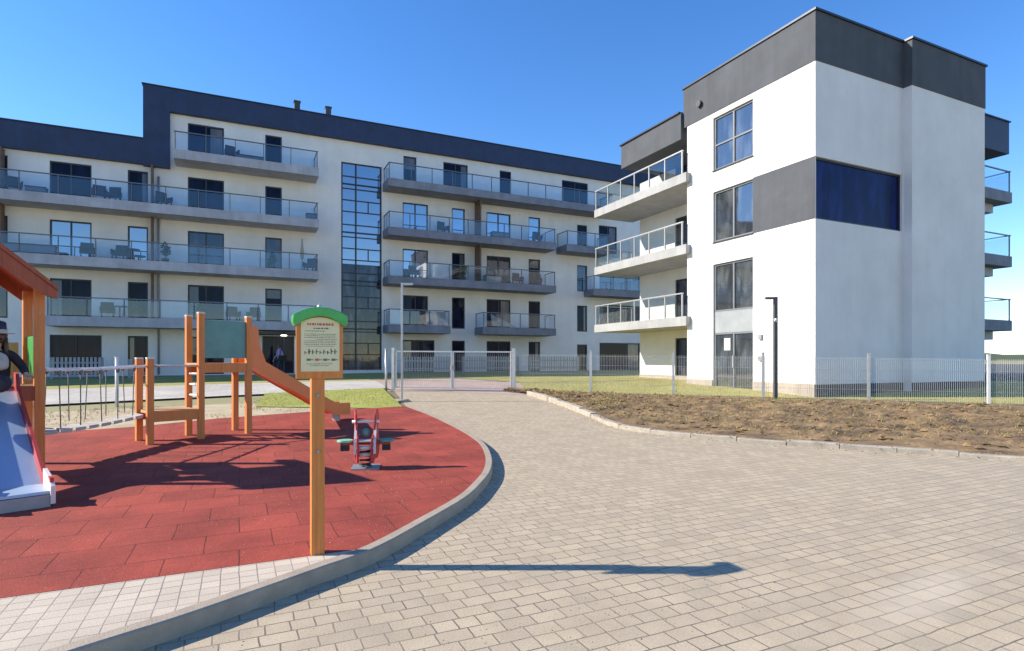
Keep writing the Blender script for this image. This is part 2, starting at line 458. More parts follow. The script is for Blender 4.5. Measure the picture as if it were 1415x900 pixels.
def thing(name, label, cat, loc=(0,0,0), rz=0, group=None):
    o = bpy.data.objects.new(name, None); COL.objects.link(o)
    o.empty_display_size = .2
    o.location = loc; o.rotation_euler = (0, 0, rz)
    return tag(o, label, cat, group)
def copy_tree(o, parent=None):
    c = o.copy(); COL.objects.link(c); c.parent = parent
    for ch in [k for k in KIDS(o)]: copy_tree(ch, c)
    return c
def KIDS(o):
    return [k for k in bpy.data.objects if k.parent == o]

# ------------------------------------------------------------------ ground sheets
def sheet(name, pts, off, m, kind='structure', step=.75):
    bm = bmesh.new()
    vs = [bm.verts.new((p[0], p[1], 0)) for p in pts]
    f = bm.faces.new(vs)
    bmesh.ops.triangulate(bm, faces=[f], ngon_method='EAR_CLIP')
    ts = [tof(p[0], p[1]) for p in pts]
    k = max(7.5, math.floor(min(ts) / step) * step)
    while k < min(max(ts), 39):
        bmesh.ops.bisect_plane(bm, geom=bm.verts[:] + bm.edges[:] + bm.faces[:], plane_co=(k*FX, k*FY_, 0), plane_no=(FX, FY_, 0))
        k += step
    for v in bm.verts: v.co.z = gxy(v.co.x, v.co.y) + off
    bmesh.ops.recalc_face_normals(bm, faces=bm.faces)
    for f in bm.faces:
        if f.normal.z < 0: f.normal_flip()
    me = bpy.data.meshes.new(name); bm.to_mesh(me); bm.free()
    me.materials.append(M[m])
    o = bpy.data.objects.new(name, me); COL.objects.link(o)
    return tag(o, kind=kind)

sheet('ground', [(-900, -900), (1200, -900), (1200, 1500), (-900, 1500)], -.03, 'earth')

# outer top edge of the playground kerb (kerb top 0.12 above the paving)
KH = .12
kpx = [(565,561),(600,574),(640,593),(668,611),(679,630),(678,649),(664,668),(643,687),(594,716),(520,756),(445,783),(346,818),(247,852),(148,883)]
kout = [gp(x, y, KH) for x, y in kpx]
k0 = kout[-1]; kd = (kout[-1] - kout[-2]); kd.z = 0; kd.normalize()
kout += [k0 + kd * d for d in (1.0, 3.0, 7.0)]
def smooth_line(pts, n=6):
    P = [pts[0]] + list(pts) + [pts[-1]]; out = []
    for i in range(1, len(P) - 2):
        for k in range(n):
            t = k / n
            out.append(.5*((2*P[i]) + (P[i+1]-P[i-1])*t + (2*P[i-1]-5*P[i]+4*P[i+1]-P[i+2])*t*t + (3*P[i]-P[i-1]-3*P[i+1]+P[i+2])*t**3))
    out.append(pts[-1]); return out
def offset_line(pts, d):
    out = []
    for i, p in enumerate(pts):
        a = pts[max(0, i-1)]; b = pts[min(len(pts)-1, i+1)]
        t = b - a; t.z = 0; t.normalize()
        out.append(p + Vector((t.y, -t.x, 0)) * d)
    return out
KO = smooth_line([Vector((p.x, p.y, 0)) for p in kout])
KI = offset_line(KO, .10)     # towards the playground
if (KI[20] - Vector((-3, 8, 0))).length > (KO[20] - Vector((-3, 8, 0))).length: KI = offset_line(KO, -.10)
def kerb(name, O, I, h, m='kerb', z0=-.1):
    mb = MB()
    n = len(O); vs = []
    for o, i in zip(O, I):
        zo = gxy(o.x, o.y); zi = gxy(i.x, i.y)
        c = (i - o) * .12
        vs += [(o.x, o.y, zo+z0), (o.x, o.y, zo+h-.012), (o.x+c.x, o.y+c.y, zo+h), (i.x, i.y, zi+h), (i.x, i.y, zi+z0)]
    fs = []
    for k in range(n-1):
        for j in range(4): fs.append((5*k+j, 5*k+j+1, 5*k+5+j+1, 5*k+5+j))
    fs += [(0,1,2,3,4), tuple(5*(n-1)+j for j in (4,3,2,1,0))]
    mb.add(vs, fs)
    return tag(mb.build(name, m), kind='structure')
kerb('kerb', KO, KI, KH)
# rubber surface and setts strip
RE = 4.62
ki_r = [p for p in KI if p.y >= RE + .0]
ki_l = [p for p in KI if p.y < RE + .0]
xr = ki_r[-1].x
far = [gp(x, y, KH) for x, y in ((545,562),(450,567),(300,578),(190,589),(60,598),(-150,612))]
rub = [(p.x, p.y) for p in ki_r] + [(xr, RE), (-14, RE)] + [(-14, far[-1].y + 2)] + [(p.x, p.y) for p in reversed(far)]
sheet('rubber_surface', rub, KH - .006, 'rubber')
sheet('setts_strip', [(-14, RE), (xr, RE)] + [(p.x, p.y) for p in ki_l] + [(-14, ki_l[-1].y)], KH - .008, 'setts')
# paving, bounded on the left by the kerb and on the right by the kerb stones
gl = gp(543, 539); gr = gp(727, 546)
rk1 = [gp(x, y) for x, y in ((727,546),(760,556),(790,567),(816,577))]
rk2 = [gp(x, y) for x, y in ((816,577),(842,589),(875,596),(930,603),(1000,609),(1080,615),(1180,622),(1290,629),(1413,638))]
rdir = (rk2[-1] - rk2[-2]).normalized()
rext = [rk2[-1] + rdir * 2.2 * k for k in range(1, 7)]
rend = rext[-1]
pav = [(p.x, p.y) for p in KO] + [(KO[-1].x, -30), (60, -30), (rend.x + 20, rend.y)] + [(p.x, p.y) for p in reversed(rk1 + rk2[1:] + [rend])] + [(gl.x, gl.y)]
sheet('paving', pav, 0, 'paving')
def flat(l): return [Vector((p.x, p.y, 0)) for p in l]
RK1 = smooth_line(flat(rk1), 4); RK2 = smooth_line(flat(rk2 + rext), 5)
ref = Vector((14, 16, 0))
def side(O, d):
    A, B = offset_line(O, d), offset_line(O, -d)
    m = len(O)//2
    return A if (A[m]-ref).length < (B[m]-ref).length else B
def kerb_stones(O, width, h, seg=.85):
    I = side(O, width); L = [0]
    for a, b in zip(O, O[1:]): L.append(L[-1] + (b-a).length)
    def at_(P, d):
        for i in range(len(L)-1):
            if L[i+1] >= d: return P[i].lerp(P[i+1], (d-L[i])/(L[i+1]-L[i]+1e-9))
        return P[-1]
    mb = MB(); d = 0; rk = random.Random(5)
    while d < L[-1]-.05:
        e = min(L[-1], d+seg); hh = h*rk.uniform(.8, 1.15); sh = rk.uniform(-.012, .012)
        vs = []
        for dd in (d+.006, (d+e)/2, e-.006):
            o, i_ = at_(O, dd), at_(I, dd); w = (i_-o)
            o = o + w*sh*4; i_ = i_ + w*sh*4; z = gxy(o.x, o.y); zj = hh*rk.uniform(.93, 1.05)
            vs += [(o.x, o.y, z-.1), (o.x, o.y, z+zj-.014), (o.x+w.x*.1, o.y+w.y*.1, z+zj), (i_.x, i_.y, z+zj), (i_.x, i_.y, z-.1)]
        fs = [(5*k+j_, 5*k+j_+1, 5*k+5+j_+1, 5*k+5+j_) for k in range(2) for j_ in range(4)] + [(0,1,2,3,4), (14,13,12,11,10)]
        mb.add(vs, fs); d = e
    return tag(mb.build('kerb_stones', 'kerb_pale'), kind='structure')
kerb_stones(RK1, .16, .13); kerb_stones(RK2, .15, .08)
# sandy strip, path, lawns behind the playground
sheet('sandy_ground', [(-40, 13)] + [(-14, far[-1].y)] + [(p.x, p.y) for p in reversed(far)] + [(gl.x - .6, gl.y - 3.2), (gl.x-2.6, 18.2), (-40, 19.6)], .05, 'sand')
sheet('lawn_patch', [(gl.x-.35, gl.y+.2), (gl.x-4.2, 20.6), (gl.x-4.6, 17.2), (gl.x-2.2, 16.6), (KO[0].x-.15, KO[0].y-.1)], .07, 'lawn_fresh')
sheet('footpath', [(-60, 20.0), (-60, 26.0), (gl.x+.4, 25.6), (gl.x-.1, 21.0), (-6, 20.4)], .03, 'path')
sheet('lawn', [(-60, 26.0), (-60, 35), (60, 35), (60, 30), (14, 21), (10.5, 21.5), (9.8, 27), (gl.x+.4, 27), (gl.x+.4, 25.6)], .02, 'lawn')
sheet('drive', [(gl.x, gl.y), (gr.x, gr.y), (10.5, 21.5), (9.8, 27), (gl.x + .4, 27), (gl.x - .1, 21.0)], .004, 'pink_path')
sheet('lawn', [(gr.x, gr.y), (12, 14.6), (16, 11.4), (30, 1), (80, 0), (80, 60), (60, 30), (14, 21), (10.5, 21.5)], .008, 'lawn')

sheet('far_grey_sheet', [(29.5, 15.5), (34, 12.4), (90, 8), (140, 90), (60, 70)], .03, 'far_grey')  # dark grey sheet standing in for the band of distant shadowed land

def grit(name, test, n, box, off, m):
    mb = MB(); rg = random.Random(11)
    for k in range(n):
        x = rg.uniform(box[0], box[1]); y = rg.uniform(box[2], box[3])
        if not test(x, y) or noise.noise(Vector((x*.9, y*.9, 7))) < rg.uniform(-.3, .5): continue
        r_ = rg.uniform(.0015, .005) * (1 if rg.random() < .97 else 1.8); z = gxy(x, y) + off; an = rg.random()*6.28
        c, s_ = math.cos(an)*r_, math.sin(an)*r_
        mb.add([(x+c, y+s_, z), (x-s_, y+c, z), (x-c, y-s_, z), (x+s_, y-c, z), (x, y, z+r_*.8)], [(0,1,4),(1,2,4),(2,3,4),(3,0,4)])
    return tag(mb.build(name, m), kind='stuff')
# ------------------------------------------------------------------ soil bed
FP0, FP1 = Vector((10.6, 16.35, 0)), Vector((19.3, 9.14, 0))
FD = FP1 - FP0
def fpt(s): return FP0 + FD * s
kline = side(RK1, .16)[:-1] + side(RK2, .15)
def soil_bed():
    mb = MB(); NU, NV = 460, 70
    L = [0]
    for a, b in zip(kline, kline[1:]): L.append(L[-1] + (b-a).length)
    def kat(d):
        for i in range(len(L)-1):
            if L[i+1] >= d: 
                return kline[i].lerp(kline[i+1], (d-L[i])/(L[i+1]-L[i]+1e-9))
        return kline[-1]
    def surf(s, v):
        a = kat(s*L[-1]); b = fpt(-.27 + 2.9*s); d = (b-a); p = a + d*v
        w = min(1, v*5) * min(1, (1-v)*4)
        q = Vector((p.x*1.6, p.y*1.6, 0))
        h = .045 + w*(.035 + .05*noise.noise(q*.8) + .05*abs(noise.noise(q*2.4)) + .05*abs(noise.noise(q*5.3)) + .04*noise.noise(q*9.5) + .03*noise.noise(q*19))
        p2 = p + Vector((noise.noise(q*3+Vector((9,0,0))), noise.noise(q*3+Vector((0,9,0))), 0))*.05*w
        if v < .001: p2 += (d.normalized())*(.06*noise.noise(q*1.7)-.03)
        return Vector((p2.x, p2.y, gxy(p.x, p.y) + max(.02, h)))
    vs = [tuple(surf(i/NU, j/NV)) for i in range(NU+1) for j in range(NV+1)]
    fs = [(i*(NV+1)+j, (i+1)*(NV+1)+j, (i+1)*(NV+1)+j+1, i*(NV+1)+j+1) for i in range(NU) for j in range(NV)]
    mb.add(vs, fs, True)
    tag(mb.build('soil_bed', 'soil'), kind='structure')
    # clods and straw on the soil
    c = MB(); st = MB()
    for k in range(6500):
        s = random.random()**1.5; v = .04 + random.random()*.92
        p = surf(s, v)
        r = random.uniform(.010, .028) if random.random() < .85 else random.uniform(.03, .085)
        z = p.z + r*.2
        n = Vector((random.random(), random.random(), random.random()))
        vs = []
        for dx, dy, dz in ((1,0,0),(-1,0,0),(0,1,0),(0,-1,0),(0,0,1),(0,0,-1)):
            vs.append((p.x+dx*r*random.uniform(.7,1.5), p.y+dy*r*random.uniform(.7,1.5), z+dz*r*random.uniform(.5,.9)))
        c.add(vs, [(0,2,4),(2,1,4),(1,3,4),(3,0,4),(2,0,5),(1,2,5),(3,1,5),(0,3,5)])
    tag(c.build('soil_clods', 'soil'), kind='stuff')
    for k in range(26000):
        s = random.random()**1.5; v = .1 + random.random()*.9
        p = surf(s, v)
        if noise.noise(Vector((p.x*1.1, p.y*1.1, 3))) < -.02: continue
        z = p.z - .01
        an = random.random()*6.28; l = random.uniform(.05, .17); e = Vector((math.cos(an), math.sin(an), 0))
        w = Vector((-e.y, e.x, 0))*.008
        p = Vector((p.x, p.y, z)); q = p + e*l*.8 + Vector((0,0,l*random.uniform(.1,.7)))
        st.add([p-w, p+w, q], [(0,1,2)])
    tag(st.build('dry_straw', 'straw'), kind='stuff')
    wd = MB(); rw = random.Random(21)
    for k in range(5000):
        s = rw.random()**1.4; v = .08 + rw.random()*.9; p = surf(s, v)
        if noise.noise(Vector((p.x*.8, p.y*.8, 12))) < .12: continue
        for j in range(4):
            an = rw.random()*6.28; e = Vector((math.cos(an), math.sin(an), 0)); l = rw.uniform(.03, .10)
            w = Vector((-e.y, e.x, 0))*.008; q = p + e*l*.6 + Vector((0,0,l*rw.uniform(.4,1)))
            wd.add([p-w, p+w, q], [(0,1,2)])
    tag(wd.build('weeds', 'blade'), kind='stuff')
    sp = MB()
    for k in range(1500):
        s = rw.random()**1.3; a = kat(s*L[-1]); b = fpt(-.27 + 2.9*s); d = (b-a).normalized()
        o = -abs(rw.gauss(0, .16)); p = a + d*o + Vector((rw.uniform(-.1,.1), rw.uniform(-.1,.1), 0))
        r = rw.uniform(.004, .02); z = gxy(p.x, p.y) + (.085 if o > -.15 else 0)
        sp.add([(p.x+r, p.y, z), (p.x, p.y+r, z), (p.x-r, p.y, z), (p.x, p.y-r, z), (p.x, p.y, z+r*.8)], [(0,1,4),(1,2,4),(2,3,4),(3,0,4)])
    tag(sp.build('spilled_soil', 'soil'), kind='stuff')
soil_bed()

def blades(name, test, n, box, m, hmin=.03, hmax=.09, off=.02):
    mb = MB()
    for k in range(n):
        x = random.uniform(box[0], box[1]); y = random.uniform(box[2], box[3])
        if not test(x, y): continue
        z = gxy(x, y) + off
        for j in range(3):
            an = random.random()*6.28; e = Vector((math.cos(an), math.sin(an), 0)); h = random.uniform(hmin, hmax)
            p = Vector((x, y, z)) + e*.02; w = Vector((-e.y, e.x, 0))*.006
            mb.add([p-w, p+w, p + e*h*.5 + Vector((0,0,h))], [(0,1,2)])
    return tag(mb.build(name, m), kind='stuff')
def inpoly(poly):
    def f(x, y):
        c = False; j = len(poly)-1
        for i in range(len(poly)):
            xi, yi = poly[i][0], poly[i][1]; xj, yj = poly[j][0], poly[j][1]
            if (yi > y) != (yj > y) and x < (xj-xi)*(y-yi)/(yj-yi)+xi: c = not c
            j = i
        return c
    return f
grit('grit', inpoly(rub), 12000, (-3.5, 4, 4.6, 12.5), KH - .006, 'sand')
grit('grit', lambda x, y: True, 7000, (-1, 9, 2.6, 9), .001, 'soil')
blades('grass', inpoly([(gl.x-.35, gl.y+.2), (gl.x-4.2, 20.6), (gl.x-4.6, 17.2), (gl.x-2.2, 16.6), (KO[0].x-.15, KO[0].y-.1)]), 9000, (gl.x-5, gl.x, 15.5, 21), 'blade', .015, .045, .055)
blades('grass', inpoly([(gr.x+.2, gr.y+.3), (12, 14.9), (16, 11.6), (24, 5.4), (30, 5), (25, 12), (16.4, 12.4), (16.2, 18), (18, 24), (14, 24), (10.7, 22)]), 26000, (8, 30, 5, 24), 'blade', .02, .055, .0)
blades('grass', lambda x, y: noise.noise(Vector((x*.7, y*.7, 0))) > .08, 2500, (-14, 2.5, 14.5, 19.3), 'straw', .03, .09, .04)

# ------------------------------------------------------------------ building helpers
def wall_mesh(mb, f, a0, a1, z0, z1, holes, depth=.16):
    A = sorted(set([a0, a1] + [h[i] for h in holes for i in (0, 1)]))
    Z = sorted(set([z0, z1] + [h[i] for h in holes for i in (2, 3)]))
    for i in range(len(A)-1):
        for j in range(len(Z)-1):
            ca, cz = (A[i]+A[i+1])/2, (Z[j]+Z[j+1])/2
            if ca < a0 or ca > a1 or cz < z0 or cz > z1: continue
            if any(h[0] < ca < h[1] and h[2] < cz < h[3] for h in holes): continue
            mb.add([f(A[i],0,Z[j]), f(A[i+1],0,Z[j]), f(A[i+1],0,Z[j+1]), f(A[i],0,Z[j+1])], [(0,1,2,3)])
    for h in holes:
        for p, q in (((h[0],h[2]),(h[1],h[2])), ((h[1],h[2]),(h[1],h[3])), ((h[1],h[3]),(h[0],h[3])), ((h[0],h[3]),(h[0],h[2]))):
            mb.add([f(p[0],0,p[1]), f(q[0],0,q[1]), f(q[0],-depth,q[1]), f(p[0],-depth,p[1])], [(0,1,2,3)])
def fbox(mb, f, a0, a1, d0, d1, z0, z1):
    P = [f(a,d,z) for z in (z0,z1) for a,d in ((a0,d0),(a1,d0),(a1,d1),(a0,d1))]
    mb.add(P, [(0,3,2,1),(4,5,6,7),(0,1,5,4),(1,2,6,5),(2,3,7,6),(3,0,4,7)])
def window(b, f, a0, a1, z0, z1, pane='pane', vm=(), hm=(), name='window', frame='frame', fw=.07, sill=True, label=None):
    mb = MB(); e = .003
    fbox(mb, f, a0+e, a0+fw, -.15, -.07, z0+e, z1-e)
    fbox(mb, f, a1-fw, a1-e, -.15, -.07, z0+e, z1-e)
    fbox(mb, f, a0+fw, a1-fw, -.15, -.07, z0+e, z0+fw)
    fbox(mb, f, a0+fw, a1-fw, -.15, -.07, z1-fw, z1-e)
    xs = [a0+fw] + [a0+(a1-a0)*v for v in vm] + [a1-fw]
    for v in xs[1:-1]: fbox(mb, f, v-fw*.5, v+fw*.5, -.148, -.068, z0+fw, z1-fw)
    for hz in hm:
        z = z0+(z1-z0)*hz
        for i in range(len(xs)-1):
            fbox(mb, f, xs[i]+(fw*.5 if i else 0), xs[i+1]-(fw*.5 if i < len(xs)-2 else 0), -.146, -.072, z-fw*.4, z+fw*.4)
    w = mb.build(name, frame, b)
    p = MB(); fbox(p, f, a0+.01, a1-.01, -.135, -.115, z0+.01, z1-.01)
    p.build('pane', pane, w)
    if sill:
        s = MB(); fbox(s, f, a0-.02, a1+.02, -.06, .05, z0-.035, z0-.003)
        s.build('sill', 'frame', w)
    if label: w['label'] = label
    return w
def balcony(b, f, a0, a1, F, out, open0=True, open1=True, slab='fascia', rail='rail', glass='glass_blue', hgt=1.03, up=.12, thick=.36, sp=1.5, back=-.02, post=.045):
    mb = MB()
    fbox(mb, f, a0, a1, back, out, F-thick, F)
    fbox(mb, f, a0, a1, out-.12, out-.001, F, F+up)
    if open0: fbox(mb, f, a0+.001, a0+.12, 0.02, out-.12, F, F+up)
    if open1: fbox(mb, f, a1-.12, a1-.001, 0.02, out-.12, F, F+up)
    s = mb.build('balcony', slab, b)
    r = MB(); gls = MB(); o = out-.06; t = F+hgt
    n = max(1, round((a1-a0-.2)/sp))
    xs = [a0+.08+(a1-a0-.16)*k/n for k in range(n+1)]
    for x in xs: fbox(r, f, x-post/2, x+post/2, o-.025, o+.025, F+up, t)
    fbox(r, f, a0+.03, a1-.03, o-.035, o+.035, t, t+.05)
    for i in range(n): fbox(gls, f, xs[i]+.04, xs[i+1]-.04, o-.006, o+.006, F+up+.05, t-.05)
    for op, x in ((open0, a0+.08), (open1, a1-.08)):
        if not op: continue
        fbox(r, f, x-.03, x+.03, .03, o-.036, t+.001, t+.049)
        fbox(r, f, x-post/2, x+post/2, .06, .1, F+up, t)
        fbox(gls, f, x-.006, x+.006, .14, o-.06, F+up+.05, t-.05)
    r.build('railing', rail, s); gls.build('glass_panel', glass, s)
    return s

# ------------------------------------------------------------------ the long apartment building
FY0, BY0 = 36.2, 34.7
OUT = FY0 - BY0
LV = [.75, 3.6, 6.55, 9.5, 12.45]
def fl(a, d, z): return Vector((a, FY0 - d, z))
def LX(px): return XatY(px, FY0)
def BX(px): return XatY(px, BY0)
lb_o = thing('apartment_building', 'long white five-storey apartment block with navy roof band and glazed stair strip', 'building', (10, 42, .7))
XS, XL, XR = LX(214), -42.0, LX(905)
wins = []
def W(p0, p1, flr, pane='pane', vm=(), h=2.1, z0=.04):
    wins.append((LX(p0), LX(p1), LV[flr]+z0, LV[flr]+h, pane, vm))
for flr in (0, 1, 2, 3):
    W(68 if flr else 68, 126 if flr else 140, flr, {2: 'pane_sky', 1: 'pane', 3: 'pane', 0: 'pane'}[flr], (.5,))
    W(176, 204, flr, 'pane_sky' if flr == 2 else 'pane')
    W(-30, 10, flr, 'pane_mid', (.5,))
    W(-150, -90, flr, 'pane', (.5,))
for flr in (1, 2, 3, 4):
    W(259, 309, flr, 'pane_mid' if flr == 2 else 'pane', (.5,))
    W(366, 389, flr, 'pane_mid' if flr == 2 else 'pane')
W(259, 309, 0, 'pane', (.5,))
for flr in (0, 1, 2, 3):
    W(556, 591 if flr else 600, flr, 'pane_sky' if flr >= 2 else 'pane', (.5,))
    W(672, 705, flr, {3: 'pane_sky', 2: 'pane_mid'}.get(flr, 'pane'), (.5,))
    W(624, 642, flr, 'pane_sky' if flr == 3 else 'pane')
    W(730, 746, flr, 'pane_sky' if flr == 3 else 'pane')
    W(797, 811, flr, {2: 'pane_mid'}.get(flr, 'pane'), h=1.95)
W(557, 575, 4); W(612, 646, 4, 'pane', (.5,)); W(690, 706, 4); W(776, 812, 4, 'pane', (.5,))
W(827, 852, 3, 'pane', (.5,)); W(828, 884, 2, 'pane_mid', (.35, .65)); W(828, 884, 1); W(828, 884, 0)  # the widest dark panes stand in for a shaded loggia recess
stair = (LX(471), LX(527), .95, 13.62)
ent = (LX(362), LX(406), .78, 2.95)
holes_l = [w[:4] for w in wins if w[1] < XS]
holes_r = [w[:4] for w in wins if w[0] > XS] + [stair, ent]
mb = MB(); wall_mesh(mb, fl, XL, XS, .1, 12.9, holes_l)
wall_mesh(mb, fl, XS, XR, .1, 15.8, holes_r)
# side and rear walls
for (a, b, c, d) in (((XL, 0, .1), (XL, -13, .1), (XL, -13, 12.9), (XL, 0, 12.9)), ((XR, 0, .1), (XR, -13, .1), (XR, -13, 15.8), (XR, 0, 15.8)),
                     ((XL, -13, .1), (XR, -13, .1), (XR, -13, 15.8), (XL, -13, 15.8)), ((XS, 0, 12.9), (XS, -13, 12.9), (XS, -13, 15.8), (XS, 0, 15.8))):
    mb.add([fl(*a), fl(*b), fl(*c), fl(*d)], [(0,1,2,3)])
mb.build('wall', 'render', lb_o)
rc = random.Random(4)
for i, w in enumerate(wins):
    wo = window(lb_o, fl, *w[:4], pane=w[4], vm=w[5], sill=False)
    if w[4] != 'pane_sky' and i % 3 == 1:
        p = MB(); a0_, a1_ = w[0]+.08, w[1]-.08; wd_ = (a1_-a0_)*rc.uniform(.22, .4); z0_, z1_ = w[2]+.09, w[3]-.09
        st_ = a0_ if rc.random() < .5 else a1_-wd_
        n = max(4, int(wd_/.09))
        for k in range(n): fbox(p, fl, st_+wd_*k/n, st_+wd_*(k+.94)/n, -.1145, -.112 + .003*(k % 2), z0_, z1_)
        p.build('curtain', 'curtain', wo)
    elif w[4] != 'pane_sky' and i % 7 == 3:
        p = MB(); zz = w[3]-.08-(w[3]-w[2])*rc.uniform(.2, .5); fbox(p, fl, w[0]+.075, w[1]-.075, -.1145, -.111, zz, w[3]-.075)
        p.build('blind', 'curtain', wo)
# roof band: upper part, the step down and the lower part
RY0 = 35.9
xa, xb = XatY(197, RY0), XatY(234, RY0)
mb = MB()
poly = [(xa, 11.87), (xb, 11.87), (xb, 14.92), (XR + .6, 14.92), (XR + .6, 16.15), (xa, 16.15)]
mb.prism(poly, lambda x, z: Vector((x, RY0, z)), lambda x, z: Vector((x, FY0 + .5, z)))
mb.build('roof_fascia', 'navy', lb_o)
mb = MB(); mb.box((XL - .5, RY0 + .02, 11.93), (xa - .002, FY0 + .5, 13.26)); mb.build('roof_fascia', 'navy', lb_o)
mb = MB(); mb.box((xa - .06, RY0 - .06, 16.152), (XR + .7, FY0 + 13.2, 16.2)); mb.box((XL - .6, RY0 - .04, 13.262), (xa - .003, FY0 + 13.2, 13.31))
rf = mb.build('roof', 'coping', lb_o)
for px, py in ((410, 142), (453, 150)):
    t = 37.5 / (FY_ + uof(px) * RY_); p = wp(px, t, py=py)
    v = MB(); v.box((p.x-.16, p.y-.16, 16.19), (p.x+.16, p.y+.16, p.z)); v.box((p.x-.2, p.y-.2, p.z), (p.x+.2, p.y+.2, p.z+.06))
    v.build('roof_vent', 'graphite', lb_o)
# plinth
mb = MB(); fbox(mb, fl, XL, XR, .005, .05, .2, .74); mb.build('plinth', 'fascia_dark', lb_o)
# balconies
bl = {}
xe = BX(440)
bl['c4'] = balcony(lb_o, fl, BX(239), xe, LV[4], OUT, False, True)
for k in (1, 2, 3):
    bl['c%d' % k] = balcony(lb_o, fl, BX(62) if k == 1 else -26, xe, LV[k], OUT, k == 1, True)
x0 = BX(536)
bl['r4'] = balcony(lb_o, fl, x0, BX(846), LV[4], OUT, True, True, slab='fascia_dark', sp=1.3)
for k in (2, 3): bl['r%d' % k] = balcony(lb_o, fl, x0, BX(768), LV[k], OUT, True, True, slab='fascia_dark', sp=1.3)
balcony(lb_o, fl, x0, BX(622), LV[1], OUT, slab='fascia_dark', sp=1.3)
balcony(lb_o, fl, BX(667), BX(768), LV[1], OUT, slab='fascia_dark', sp=1.3)
balcony(lb_o, fl, BX(783), BX(842), LV[3], OUT, slab='fascia_dark', sp=1.3)
balcony(lb_o, fl, BX(822), BX(892), LV[2], OUT - .2, slab='fascia_dark', sp=1.3)
for px, fs in ((211, (1, 2, 3)), (5, (2, 3)), (656, (2, 3))):
    for k in fs:
        p = MB(); x = LX(px); zt = LV[k+1] - .37 if not (k == 3 and px < 220) else 11.86
        fbox(p, fl, x-.04, x+.04, .02, 1.0 if px > 220 else .55, LV[k]+.005, zt)
        p.build('privacy_screen', 'wood_part', lb_o)
# downpipe by the roof step
dp = MB(); x = LX(219)
dp.cyl(fl(x, .08, .8), fl(x, .08, 11.4), .05); dp.build('downpipe', 'galv_dull', lb_o)
# glazed stair strip
a0, a1, z0, z1 = stair
mb = MB(); e = .09; am = a0 + (a1-a0)*.36
for x in (a0+e/2+.002, am, a1-e/2-.002): fbox(mb, fl, x-e/2, x+e/2, -.15, -.06, z0, z1)
for k in range(5):
    base = LV[k]
    for dz in (.35, 1.15, 1.85, 2.55):
        z = base + dz
        if z0 + .1 < z < z1 - .1: fbox(mb, fl, a0+e, a1-e, -.145, -.065, z-.03, z+.03)
    if k > 0:
        z = base - .1
        if z < z1: fbox(mb, fl, a0+e, a1-e, -.14, -.055, z-.06, z+.02)
    xm = am + (a1-am)*.48
    if base + 1.15 < z1: fbox(mb, fl, xm-.03, xm+.03, -.14, -.07, base+1.18, min(z1, base+1.82))
fbox(mb, fl, a0, a1, -.15, -.06, z1-.06, z1-.002)
st = mb.build('stair_glazing', 'frame', lb_o)
for zz0, zz1, pm in ((z0, LV[2]+.9, 'pane_stair'), (LV[2]+.9, z1, 'pane_sky')):  # same glass in two materials: sky reflection boosted above, dulled below
    p = MB(); fbox(p, fl, a0+.01, a1-.01, -.13, -.11, zz0+.002, zz1-.002); p.build('pane', pm, st)
# entrance under the first floor balcony
a0, a1, z0, z1 = ent
w = window(lb_o, fl, a0, a1, z0, z1, 'pane', (.35, .68), (), name='entrance_door', sill=False)
p = MB(); fbox(p, fl, a0-.3, a1+.3, .02, 1.3, 3.0, 3.12); p.build('canopy', 'graphite', lb_o)
p = MB(); c = fl((a0*.35+a1*.65), .6, 2.96); p.cyl(c, c + Vector((0, 0, .035)), .16, n=14); p.build('lamp', 'lit', lb_o)

# terrace fences on the ground floor
def slat_fence(px0, px1, Y, h, label, n=None):
    x0_, x1_ = XatY(px0, Y), XatY(px1, Y); b = gxy((x0_+x1_)/2, Y)
    t = thing('slat_fence', label, 'fence', ((x0_+x1_)/2, Y, b), 0, 'slatted fences round the ground floor terraces')
    m_ = MB(); n = int((x1_-x0_)/.16)
    for k in range(n):
        x = x0_ + (x1_-x0_)*(k+.5)/n
        m_.box((x-.05, Y-.012, b+.12), (x+.05, Y+.012, b+h))
    m_.box((x0_, Y+.013, b+.25), (x1_, Y+.045, b+.33)); m_.box((x0_, Y+.013, b+h-.3), (x1_, Y+.045, b+h-.22))
    m_.build('slat_panel', 'slat', t)
    for x in (x0_, x1_):
        q = MB(); q.box((x-.05, Y+.05, b-.1), (x+.05, Y+.15, b+h)); q.build('post', 'galv_dull', t)
slat_fence(70, 140, 33.6, 1.05, 'pale slatted terrace fence before the wide ground floor window nearest the slide')
slat_fence(178, 205, 33.6, .95, 'short pale slatted terrace fence before the narrow ground floor window')
slat_fence(556, 622, 33.2, 1.0, 'slatted terrace fence behind the left leaf of the gate')
slat_fence(640, 716, 33.2, 1.0, 'slatted terrace fence behind the right leaf of the gate')
slat_fence(732, 800, 33.0, 1.0, 'slatted terrace fence behind the first mesh panel right of the gate')

# ------------------------------------------------------------------ the right-hand building
RXf, RYf = 16.5, 12.5
def fx(a, d, z): return Vector((RXf - d, a, z))         # sunlit face, towards -X
def fy(a, d, z): return Vector((a, RYf - d, z))         # shaded face, towards -Y
rb = thing('white_apartment_house', 'white four-storey corner building with graphite top band and sunlit side', 'building', (22, 16, .4))
ZT, ZB = 12.66, 11.08
YE, XE, XF = 18.3, 21.0, 25.5
RL = [.5, 3.25, 6.15, 9.05]
yw0, yw1 = YatX(1040, RXf), YatX(985, RXf)
w1 = (yw0, yw1, 8.85, 10.88); w2 = (yw0, yw1, 6.10, 8.03); w3 = (yw0, yw1, .45, 5.25)
mb = MB()
wall_mesh(mb, fx, RYf, YE, .1, 6.07, [w3])
wall_mesh(mb, fx, yw0, YE, 6.07, 8.06, [w2])
wall_mesh(mb, fx, RYf, YE, 8.06, ZB, [w1])
mb.build('side_wall', 'render', rb)
